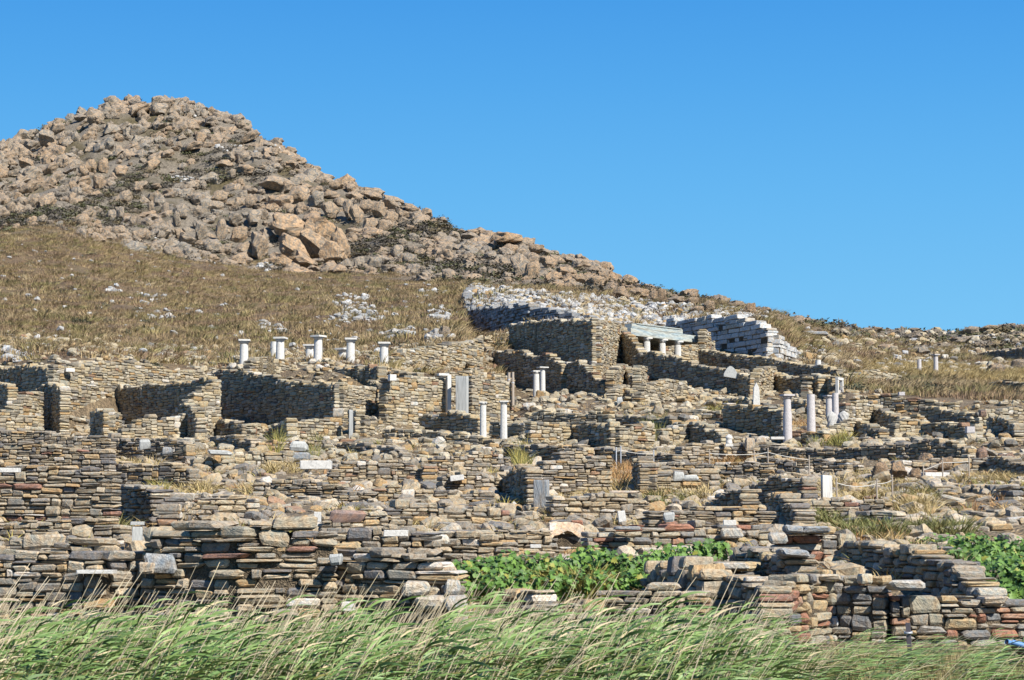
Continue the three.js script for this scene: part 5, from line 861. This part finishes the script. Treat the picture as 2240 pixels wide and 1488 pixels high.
slab(1654, 838, 882, 112, 15, 0.3, marble, 'marble_stele', 'pointed white marble stele before the slot-window wall', 'stele', { part: 'pointed_slab', geo: (w, h, d) => { const s = new THREE.Shape(); s.moveTo(-w * 0.62, 0); s.lineTo(w * 0.62, 0); s.lineTo(w * 0.62, h * 0.08); s.lineTo(w * 0.5, h * 0.1); s.lineTo(w * 0.36, h * 0.82); s.lineTo(0, h); s.lineTo(-w * 0.36, h * 0.82); s.lineTo(-w * 0.5, h * 0.1); s.lineTo(-w * 0.62, h * 0.08); const g = new THREE.ExtrudeGeometry(s, { depth: d, bevelEnabled: true, bevelSize: 0.015, bevelThickness: 0.015, bevelSegments: 1 }); g.translate(0, 0, -d / 2); return g; } });
slab(1808, 1040, 1090, 60.5, 22, 0.16, marble, 'marble_stele', 'white upright broken marble stele in the dry grass', 'stele', { ry: 0.15, part: 'slab_body', more: (g, w, h, d) => { const f = part(block(w * 0.55, h * 0.4, d * 1.3, 5), marble, 'fragment', g); f.position.set(w * 0.72, h * 0.2, 0.05); } });
{ // pedestal by the front terrace
  const p = at(300, 1184, 43.5), g = new THREE.Group(), y = Math.min(p.y, H(p.x, p.z)) - 0.05; g.position.set(p.x, y, p.z); const h = at(300, 1140, 43.5).y - y;
  part(block(0.20, h * 0.8, 0.2, 1), greyMarble, 'shaft', g).position.y = h * 0.44; part(block(0.27, h * 0.1, 0.27, 2), greyMarble, 'cap_moulding', g).position.y = h * 0.93; part(block(0.25, h * 0.08, 0.25, 3), greyMarble, 'foot_moulding', g).position.y = h * 0.05; g.rotation.y = 0.1;
  add(g, 'marble_pedestal', 'small moulded marble pedestal at the left between lit walls', 'pedestal');
}
const blk = (px, top, bot, D, w, dep, mat, label, o = {}) => slab(px, top, bot, D, w, dep, mat, o.name || 'stone_block', label, o.cat || 'stone block', { ground: false, group: 'fallen blocks', part: 'block_body', ...o });
blk(2046, 1034, 1052, 74.5, 58, 0.4, marble, 'long white marble block lying before the brown boulders', { ry: 0.25, name: 'marble_block' });
blk(2104, 1035, 1050, 75, 28, 0.35, marble, 'short white marble block right of the long one', { ry: 0.2, name: 'marble_block' });
blk(692, 1008, 1027, 75, 68, 0.45, marble, 'cream marble block with moss lying below the dark drain wall', { name: 'marble_block' });
blk(654, 967, 988, 88, 36, 0.6, greyMarble, 'pale grey boulder-like block left of the drain wall', { rz: -0.08, name: 'granite_block' });
blk(655, 990, 1008, 84, 42, 0.6, lichenGrey, 'grey block under the pale grey one', { name: 'granite_block' });
blk(482, 986, 996, 79.6, 46, 0.7, greyMarble, 'flat pale slab lying on the wall of cream blocks', { rz: -0.05, name: 'flat_slab' });
blk(318, 962, 982, 83, 24, 0.4, greyMarble, 'rounded bluish block on the low tumbled terrace wall', { rz: 0.1 });
blk(366, 978, 994, 81, 20, 0.4, lichenGrey, 'square dark grey block by the cream block wall');
blk(1000, 1040, 1052, 67.8, 30, 0.4, marble, 'fallen white block lying on the wall under the fluted columns', { rz: 0.12, name: 'marble_block' });
blk(16, 1024, 1034, 50.4, 52, 0.3, marble, 'long thin white slab in the tall wall at the left edge', { name: 'marble_slab' });
blk(212, 1247, 1255, 32.6, 80, 0.35, marble, 'long thin white marble slab on the front wall at the left', { name: 'marble_slab' });
blk(357, 1212, 1254, 32.5, 64, 0.5, lichenGrey, 'big squared grey granite block between the front walls', { name: 'granite_block', rz: 0.02 });
blk(325, 1231, 1256, 32.4, 36, 0.4, brownStone, 'round-topped brown block left of the squared granite block');
blk(866, 1160, 1174, 37.4, 52, 0.3, marble, 'white marble block set on the grey wall behind the front', { name: 'marble_block' });
blk(966, 1171, 1191, 41, 32, 0.3, std(col(0.55, 0.5, 0.41), { map: grainTex }), 'square cream block with rounded corners by the fig bush');
blk(695, 1120, 1143, 36, 14, 0.16, marble, 'small upright white marble slab on top of the front wall', { name: 'marble_slab' });
blk(760, 1117, 1142, 41, 78, 0.4, std(col(0.30, 0.20, 0.16), { map: grainTex }), 'big reddish-brown block behind the small white upright slab');
blk(735, 1213, 1236, 31.7, 24, 0.36, greyMarble, 'cube-like pale grey block in the front slab wall');
blk(762, 1317, 1337, 31.5, 27, 0.34, marble, 'white square block low in the front wall above the reeds', { name: 'marble_block' });
blk(984, 1241, 1264, 31.6, 30, 0.4, brownStone, 'rounded grey block on the broken end of the front wall', { rz: 0.04 });
blk(990, 1268, 1300, 31.2, 34, 0.4, toneStone(0.3), 'tall rounded block under the broken end of the front wall', { rz: -0.06 });
blk(944, 1304, 1334, 31.0, 62, 0.45, toneStone(0.35), 'large rounded foot block at the end of the front wall');
blk(998, 1304, 1334, 30.9, 46, 0.45, toneStone(0.2), 'outermost rounded foot block before the fig bush');
blk(912, 1272, 1302, 31.2, 60, 0.4, toneStone(0.45), 'flat-faced brown block in the end of the front wall', { rz: 0.03 });
blk(1600, 1156, 1178, 45.4, 44, 0.4, toneStone(0.35), 'large tan block in the pinkish wall');
blk(1372, 1152, 1160, 44.6, 56, 0.4, lichenGrey, 'grey slab capping the pinkish wall', { name: 'flat_slab' });
blk(1600, 1231, 1246, 36.8, 66, 0.6, toneStone(0.4), 'flat slab capping the lit block wall behind the dark wall end', { name: 'flat_slab' });
blk(1735, 1202, 1218, 35.6, 60, 0.7, lichenGrey, 'projecting flat slab on the dark cross wall', { name: 'flat_slab', rz: -0.06 });
blk(1784, 1151, 1166, 41.9, 58, 0.6, lichenGrey, 'long grey slab lying on the reddish wall', { name: 'flat_slab' });
blk(1735, 1150, 1166, 41.9, 38, 0.5, lichenGrey, 'lens-shaped grey slab left of the long grey slab', { name: 'flat_slab', rz: -0.05 });
blk(1700, 1166, 1188, 41.8, 38, 0.5, toneStone(0.3), 'rounded square tan block below the lens-shaped slab');
blk(1984, 1270, 1292, 32.7, 78, 0.4, toneStone(0.15), 'broken pale grey block on the long front wall', { rz: -0.02 });
blk(1892, 1256, 1278, 32.7, 26, 0.35, std(col(0.5, 0.43, 0.31), { map: grainTex }), 'square yellow block on the yellowish front wall');
blk(1812, 1256, 1270, 33, 46, 0.4, std(col(0.46, 0.39, 0.29), { map: grainTex }), 'long yellow block on the yellowish front wall');
blk(2170, 1304, 1322, 33, 50, 0.5, brownStone, 'rounded brown cap stone on the long front wall', { rz: 0.03 });
blk(1484, 1032, 1052, 66.4, 24, 0.3, greyMarble, 'left one of two large bluish blocks behind dry grass', { name: 'granite_block' });
blk(1512, 1040, 1052, 66.4, 32, 0.3, greyMarble, 'right one of two large bluish blocks behind dry grass', { name: 'granite_block' });
blk(1463, 1122, 1142, 50.6, 22, 0.3, greyMarble, 'square pale grey block in the slab wall');
blk(1596, 1138, 1150, 49.5, 28, 0.2, marble, 'white carved marble block lying above the pinkish wall', { name: 'marble_block' });
blk(1362, 1118, 1142, 50, 16, 0.2, marble, 'white broken marble fragment in the weeds above the pinkish wall', { name: 'marble_fragment', rz: 0.15 });
blk(1118, 1096, 1110, 60, 9, 0.06, marble, 'small wedge of white marble on the ledge left of the grey slab', { name: 'marble_fragment', rz: -0.75 });
blk(1112, 1152, 1178, 46, 8, 0.3, greyMarble, 'thin tilted slab leaning on the brown wall', { name: 'flat_slab', rz: 0.55 });
blk(1172, 1191, 1199, 44.6, 24, 0.2, marble, 'white marble block with two holes above the fig bush', { name: 'marble_block' });
blk(2122, 934, 948, 91, 18, 0.4, mauve, 'pale square block ending the dark low wall at the right', { name: 'marble_block' });
blk(1972, 858, 866, 109.6, 13, 0.4, mauve, 'pale square block on the wall at the foot of the grass bank', { name: 'marble_block' });
blk(2150, 898, 912, 100.4, 14, 0.4, pinkRock, 'pink squared block in the lit wall at the right edge');
blk(1640, 958, 986, 85, 20, 0.5, brownStone, 'upright tan block right of the small white torso');
blk(1664, 958, 972, 86, 24, 0.5, brownStone, 'rounded tan block beside the upright tan one', { rz: 0.05 });
blk(1356, 870, 884, 112, 12, 0.3, greyMarble, 'small square grey block before the triangular wall stub');
blk(1600, 812, 818, 120.4, 34, 0.4, greyMarble, 'arched grey stone lying on the broad dark wall', { name: 'arched_stone', geo: (w, h, d) => { const s = new THREE.Shape(); s.moveTo(-w / 2, 0); s.quadraticCurveTo(-w * 0.2, h * 3.4, 0, h * 2.6); s.quadraticCurveTo(w * 0.2, h * 2.2, w / 2, -h * 1.2); s.lineTo(w / 2, -h * 2); s.lineTo(-w / 2, -h); const g = new THREE.ExtrudeGeometry(s, { depth: d, bevelEnabled: false }); g.translate(0, 0, -d / 2); return g; } });
blk(740, 893, 912, 101.6, 22, 0.5, toneStone(0.4), 'large quoin block low on the corner of the large dark wall');
blk(858, 820, 834, 103.6, 15, 0.4, marble, 'white block on top of the broad masonry wall', { name: 'marble_block', ry: 0.3 });
blk(152, 806, 814, 112.6, 20, 0.3, marble, 'white rectangular block set in the pale retaining wall', { name: 'marble_block', ry: 0.5 });
blk(1787, 726, 734, 192, 46, 1.2, lichenGrey, 'stone lintel slab over the small hut doorway', { name: 'lintel_slab', cat: 'lintel' });
blk(377, 213, 240, 487, 7, 0.9, lichenGrey, 'small stone pillar on the mountain summit', { name: 'summit_pillar', cat: 'pillar', group: undefined });
blk(1760, 783, 788, 156, 60, 0.5, marble, 'long white step block right of the sunlit theatre corner', { name: 'marble_block' });
blk(1700, 956, 962, 94, 30, 0.5, marble, 'flat white marble slab left of the two-drum column', { name: 'marble_slab' });
blk(1365, 1074, 1079, 62.5, 66, 0.3, std(col(0.6, 0.5, 0.4), { map: grainTex }), 'long pinkish threshold slab below the orange weeds', { name: 'threshold_slab', cat: 'threshold' });
{ // white marble doorway
  const g = new THREE.Group(), D = 116.5, a = at(1837, 868, D), t = at(1837, 832, D), h = t.y - a.y + 0.3; g.position.set(a.x, a.y - 0.3, a.z); g.rotation.y = 1.0;
  for (const s of [-1, 1]) part(block(0.13, h, 0.16, 2 + s), marble, 'jamb', g).position.set(s * 0.3, h / 2, 0);
  part(block(0.73, 0.14, 0.18, 5), marble, 'lintel', g).position.set(0, h + 0.07, 0); part(block(0.5, h * 0.5, 0.06, 6), mauve, 'blocking_slab', g).position.set(0, h * 0.3, -0.02);
  add(g, 'marble_doorway', 'white marble doorway left of the golden grass bank', 'doorway');
}
// headless draped statues: one continuous surface each, folds cut as grooves
function draped(h, turn, armSide) {
  const rows = 64, seg = 72, P = [], I = [], U = [];
  const key = [[0, 0.27, 0.25], [0.06, 0.25, 0.22], [0.25, 0.21, 0.19], [0.45, 0.215, 0.185], [0.56, 0.225, 0.19], [0.66, 0.19, 0.155], [0.76, 0.225, 0.165], [0.86, 0.245, 0.15], [0.93, 0.21, 0.12], [0.965, 0.12, 0.09], [0.985, 0.07, 0.07], [1, 0.055, 0.055]];
  const ev = t => { let i = 0; while (i < key.length - 2 && t > key[i + 1][0]) i++; const q = clamp((t - key[i][0]) / (key[i + 1][0] - key[i][0]), 0, 1), s = q * q * (3 - 2 * q); return [lerp(key[i][1], key[i + 1][1], s), lerp(key[i][2], key[i + 1][2], s)]; };
  for (let j = 0; j <= rows; j++) for (let i = 0; i <= seg; i++) {
    const t = j / rows, a = i / seg * TAU, [rx, rz] = ev(t), low = sstep(0.7, 0.2, t), diag = a * 3 + t * 16 * armSide;
    let f = 1 + low * 0.09 * Math.sin(a * 11 + 2 * Math.sin(t * 5)) + (1 - low) * 0.06 * Math.sin(a * 8 + t * 34 * armSide) * sstep(0.96, 0.88, t);
    const arm = Math.exp(-(((t - 0.66) / 0.07) ** 2)) * Math.exp(-((Math.atan2(Math.sin(a - 1.57 - armSide * 0.4), Math.cos(a - 1.57 - armSide * 0.4)) / 0.9) ** 2)), el = Math.exp(-(((t - 0.72) / 0.12) ** 2)) * Math.exp(-((Math.atan2(Math.sin(a - (armSide > 0 ? 0 : Math.PI)), Math.cos(a - (armSide > 0 ? 0 : Math.PI))) / 0.5) ** 2));
    f += arm * 0.22 + el * 0.2; const knee = Math.exp(-(((t - 0.3) / 0.09) ** 2)) * Math.exp(-(((a - 1.9) / 0.5) ** 2)); f += knee * 0.16;
    P.push(Math.cos(a) * rx * f + 0.03 * Math.sin(t * 3) * armSide, t * h, Math.sin(a) * rz * f); U.push(i / seg * 2, t * 2);
    if (i < seg && j < rows) { const q = j * (seg + 1) + i; I.push(q, q + seg + 1, q + 1, q + 1, q + seg + 1, q + seg + 2); }
  }
  const c = P.length / 3; P.push(0, h * 1.003, 0); U.push(0, 0); for (let i = 0; i < seg; i++) I.push(c, rows * (seg + 1) + i + 1, rows * (seg + 1) + i);
  const g = new THREE.BufferGeometry(); g.setAttribute('position', new THREE.Float32BufferAttribute(P, 3)); g.setAttribute('uv', new THREE.Float32BufferAttribute(U, 2)); g.setIndex(I); g.computeVertexNormals(); return g;
}
function statue(px, pyTop, D, arm, turn, label) {
  const t = at(px, pyTop, D), g = new THREE.Group(), h = 1.55; g.position.set(t.x, Math.min(t.y - h - 0.25, H(t.x, t.z) + 0.6), t.z); const full = t.y - g.position.y; g.rotation.y = turn;
  part(draped(h, 0, arm), statueMarble, 'draped_figure', g).position.y = full - h; part(block(0.75, full - h + 0.3, 0.65, 3), mauve, 'plinth', g).position.y = (full - h) / 2 - 0.15;
  add(g, 'statue', label, 'statue', 'headless statues');
}
statue(1818, 900, 99.4, 1, 0.2, 'headless draped marble statue left of the plain shaft');
statue(1846, 899, 101.5, -1, -0.2, 'headless draped marble statue right of the plain shaft, half behind the wall');
{ // small marble torso
  const p = at(1595, 973, 84.5), g = new THREE.Group(), h = 0.46; g.position.set(p.x, p.y - 0.05, p.z);
  const geo = new THREE.SphereGeometry(0.5, 28, 22), q = geo.attributes.position; for (let i = 0; i < q.count; i++) { const x = q.getX(i), y = q.getY(i), z = q.getZ(i), t = y + 0.5, w = 0.55 + 0.35 * Math.exp(-(((t - 0.75) / 0.16) ** 2)) + 0.3 * Math.exp(-(((t - 0.2) / 0.2) ** 2)) + 0.05 * n3(x * 4, y * 4, z * 4); q.setXYZ(i, x * w * 0.36, t * h, z * w * 0.3); } geo.computeVertexNormals();
  part(geo, marble, 'torso', g); part(block(0.3, 0.1, 0.25, 2), marble, 'foot_block', g).position.y = 0.02;
  add(g, 'marble_torso', 'small white marble torso standing on the sunlit yellow wall', 'sculpture');
}
// rope barriers
const wood = std(col(0.30, 0.25, 0.20), { roughness: 0.9 }), ropeMat = std(col(0.55, 0.52, 0.46)), steel = std(col(0.42, 0.43, 0.45), { metalness: 0.3, roughness: 0.55 });
function barrier(posts, D, mat, label, sag = 0.12) {
  const g = new THREE.Group(), tops = []; const p0 = at(posts[0][0], posts[0][2], D); g.position.copy(p0);
  posts.forEach(([px, a, b, d = D]) => { const t = at(px, a, d).sub(g.position), f = at(px, b, d).sub(g.position); f.y = Math.min(f.y, Hp(f.clone().add(g.position)) - g.position.y); tops.push(t); const m = part(new THREE.CylinderGeometry(0.022, 0.026, t.y - f.y + 0.12, 8), mat, 'post', g); m.position.set(t.x, (t.y + f.y) / 2, t.z); const k = part(new THREE.SphereGeometry(0.03, 8, 6), mat, 'post_cap', m); k.position.y = (t.y - f.y) / 2 + 0.06; });
  for (let i = 1; i < tops.length; i++) { const a = tops[i - 1], b = tops[i], pts = []; for (let k = 0; k <= 8; k++) { const t = k / 8, q = a.clone().lerp(b, t); q.y -= 0.06 + sag * a.distanceTo(b) * 0.4 * 4 * t * (1 - t); pts.push(q); } part(new THREE.TubeGeometry(new THREE.CatmullRomCurve3(pts), 16, 0.013, 6), ropeMat, 'rope', g); }
  add(g, 'rope_barrier', label, 'barrier', 'rope barriers');
}
barrier([[1552, 988, 1024], [1650, 990, 1026], [1680, 986, 1024], [1770, 1002, 1016]], 76, wood, 'rope barrier on thin posts above the long low wall', 0.06);
barrier([[1830, 1052, 1092], [1918, 1054, 1090], [1952, 1046, 1092]], 61, wood, 'sagging rope barrier in the dry grass before the brown boulders', 0.2);
barrier([[1348, 984, 1004], [1358, 982, 1000], [1430, 990, 1004]], 80, steel, 'short rope barrier with a leaning pale post on the long low grey wall', 0.08);
barrier([[2020, 1025, 1030], [2062, 1008, 1030], [2120, 1006, 1024]], 72.4, wood, 'rope strung over the brown boulders', 0.05);
function poleThing(px, a, b, D, r, label) { const t = at(px, a, D), f = at(px, b, D), g = new THREE.Group(); g.position.copy(f); const h = t.y - f.y; const m = part(new THREE.CylinderGeometry(r * 0.9, r, h + 0.5, 9), wood, 'timber', g); m.position.y = h / 2 - 0.25; part(new THREE.CylinderGeometry(r * 1.02, r * 1.02, 0.06, 9), steel, 'band', m).position.y = h * 0.25; g.rotation.z = R(-0.03, 0.03); add(g, 'timber_post', label, 'post', 'timber posts'); }
poleThing(1113, 815, 836, 113.5, 0.09, 'shorter dark timber post at the end of the masonry wall');
poleThing(1122, 814, 866, 112, 0.08, 'taller dark timber post at the end of the masonry wall');
{ // iron post in the reeds
  const t = at(1984, 1363, 28.4), b = at(1990, 1452, 28.4), g = new THREE.Group(); g.position.set(b.x, H(b.x, b.z) - 0.2, b.z); const h = t.y - g.position.y;
  const iron = std(col(0.17, 0.14, 0.15), { roughness: 0.6, metalness: 0.4 }); const s = new THREE.Shape(); s.moveTo(0, 0); s.lineTo(0.062, 0); s.lineTo(0.062, 0.01); s.lineTo(0.01, 0.01); s.lineTo(0.01, 0.062); s.lineTo(0, 0.062); // angle iron
  const geo = new THREE.ExtrudeGeometry(s, { depth: h, bevelEnabled: false }); geo.rotateX(-Math.PI / 2); part(geo, iron, 'angle_iron', g).rotation.y = -0.5;
  const wire = part(new THREE.TorusGeometry(0.05, 0.008, 6, 16), steel, 'wire_tie', g); wire.position.set(0.03, h * 0.87, 0.0); wire.rotation.x = Math.PI / 2 + 0.1; const w2 = part(new THREE.TorusGeometry(0.05, 0.008, 6, 16), steel, 'wire_tie', g); w2.position.set(0.03, h * 0.85, 0.0); w2.rotation.x = Math.PI / 2 - 0.1;
  g.rotation.z = 0.05; add(g, 'iron_post', 'rusty dark iron post with wire ties standing in the reeds', 'post');
}
{ // bow of a small blue boat drawn up at the right edge
  const g = new THREE.Group(), bow = at(2208, 1405, 26.6); g.position.set(bow.x, H(bow.x, bow.z), bow.z); const hb = bow.y - g.position.y;
  const L = 3.4, st = 14, hull = [], rim = [[], []];
  const half = t => 0.62 * Math.pow(Math.sin(Math.PI * (0.02 + 0.62 * t)), 0.8), sheer = t => hb - 0.30 * Math.sin(Math.PI * Math.min(1, t * 1.1)) , keel = t => 0.02 + (hb - 0.06) * Math.pow(1 - t, 6);
  const P = [], I = []; for (let j = 0; j <= st; j++) { const t = j / st; for (let i = 0; i <= 10; i++) { const v = i / 10 * 2 - 1, w = half(t) * Math.sign(v) * Math.pow(Math.abs(v), 0.6), y = lerp(keel(t), sheer(t), v * v); P.push(t * L, y, w); if (i < 10 && j < st) { const q = j * 11 + i; I.push(q, q + 1, q + 11, q + 1, q + 12, q + 11); } } rim[0].push(V(t * L, sheer(t), -half(t))); rim[1].push(V(t * L, sheer(t), half(t))); }
  const hg = new THREE.BufferGeometry(); hg.setAttribute('position', new THREE.Float32BufferAttribute(P, 3)); hg.setIndex(I); hg.computeVertexNormals();
  part(hg, std(col(0.20, 0.12, 0.08), { roughness: 0.6, side: THREE.DoubleSide }), 'hull', g);
  const blue = std(col(0.10, 0.22, 0.42), { roughness: 0.5 }); for (const r of rim) part(new THREE.TubeGeometry(new THREE.CatmullRomCurve3(r), 30, 0.035, 6), blue, 'gunwale', g);
  for (const t of [0.35, 0.65]) part(block(0.22, 0.03, half(t) * 1.9, 2), blue, 'thwart', g).position.set(t * L, sheer(t) - 0.08, 0);
  const tr = part(block(0.04, hb * 0.7, half(1) * 1.8, 1), blue, 'transom', g); tr.position.set(L, hb * 0.55, 0);
  g.rotation.y = 0.25; add(g, 'rowing_boat', 'bow of a small blue-rimmed brown boat at the right edge of the reeds', 'boat');
}
{ // peach plaster left on the wall stub
  const w = scene.children.find(o => o.userData.label && o.userData.label.startsWith('wall stub with patches')), D = 46.5;
  const pm = std(col(0.72, 0.54, 0.38), { map: grainTex }), pm2 = std(col(0.78, 0.66, 0.56), { map: grainTex });
  const patch = (pts, m) => { const s = new THREE.Shape(); pts.forEach(([px, py], i) => { const q = at(px, py, D).sub(w.position); i ? s.lineTo(q.x, q.y) : s.moveTo(q.x, q.y); }); const g = new THREE.ExtrudeGeometry(s, { depth: 0.05, bevelEnabled: true, bevelSize: 0.008, bevelThickness: 0.008, bevelSegments: 1 }); const zz = at(1238, 1160, D).z - w.position.z; const q = part(g, m, 'plaster_patch', w, 'peach plaster remnant'); q.position.z = zz + (m === pm ? 0.27 : 0.30); };
  patch([[1201, 1144], [1214, 1142], [1226, 1144], [1240, 1143], [1254, 1145], [1266, 1147], [1275, 1152], [1276, 1163], [1272, 1172], [1266, 1176], [1258, 1170], [1250, 1164], [1240, 1161], [1230, 1165], [1222, 1170], [1212, 1172], [1205, 1180], [1200, 1184]], pm);
  patch([[1202, 1146], [1215, 1147], [1213, 1158], [1207, 1166], [1202, 1172]], pm2);
}
renderer.render(scene, camera);
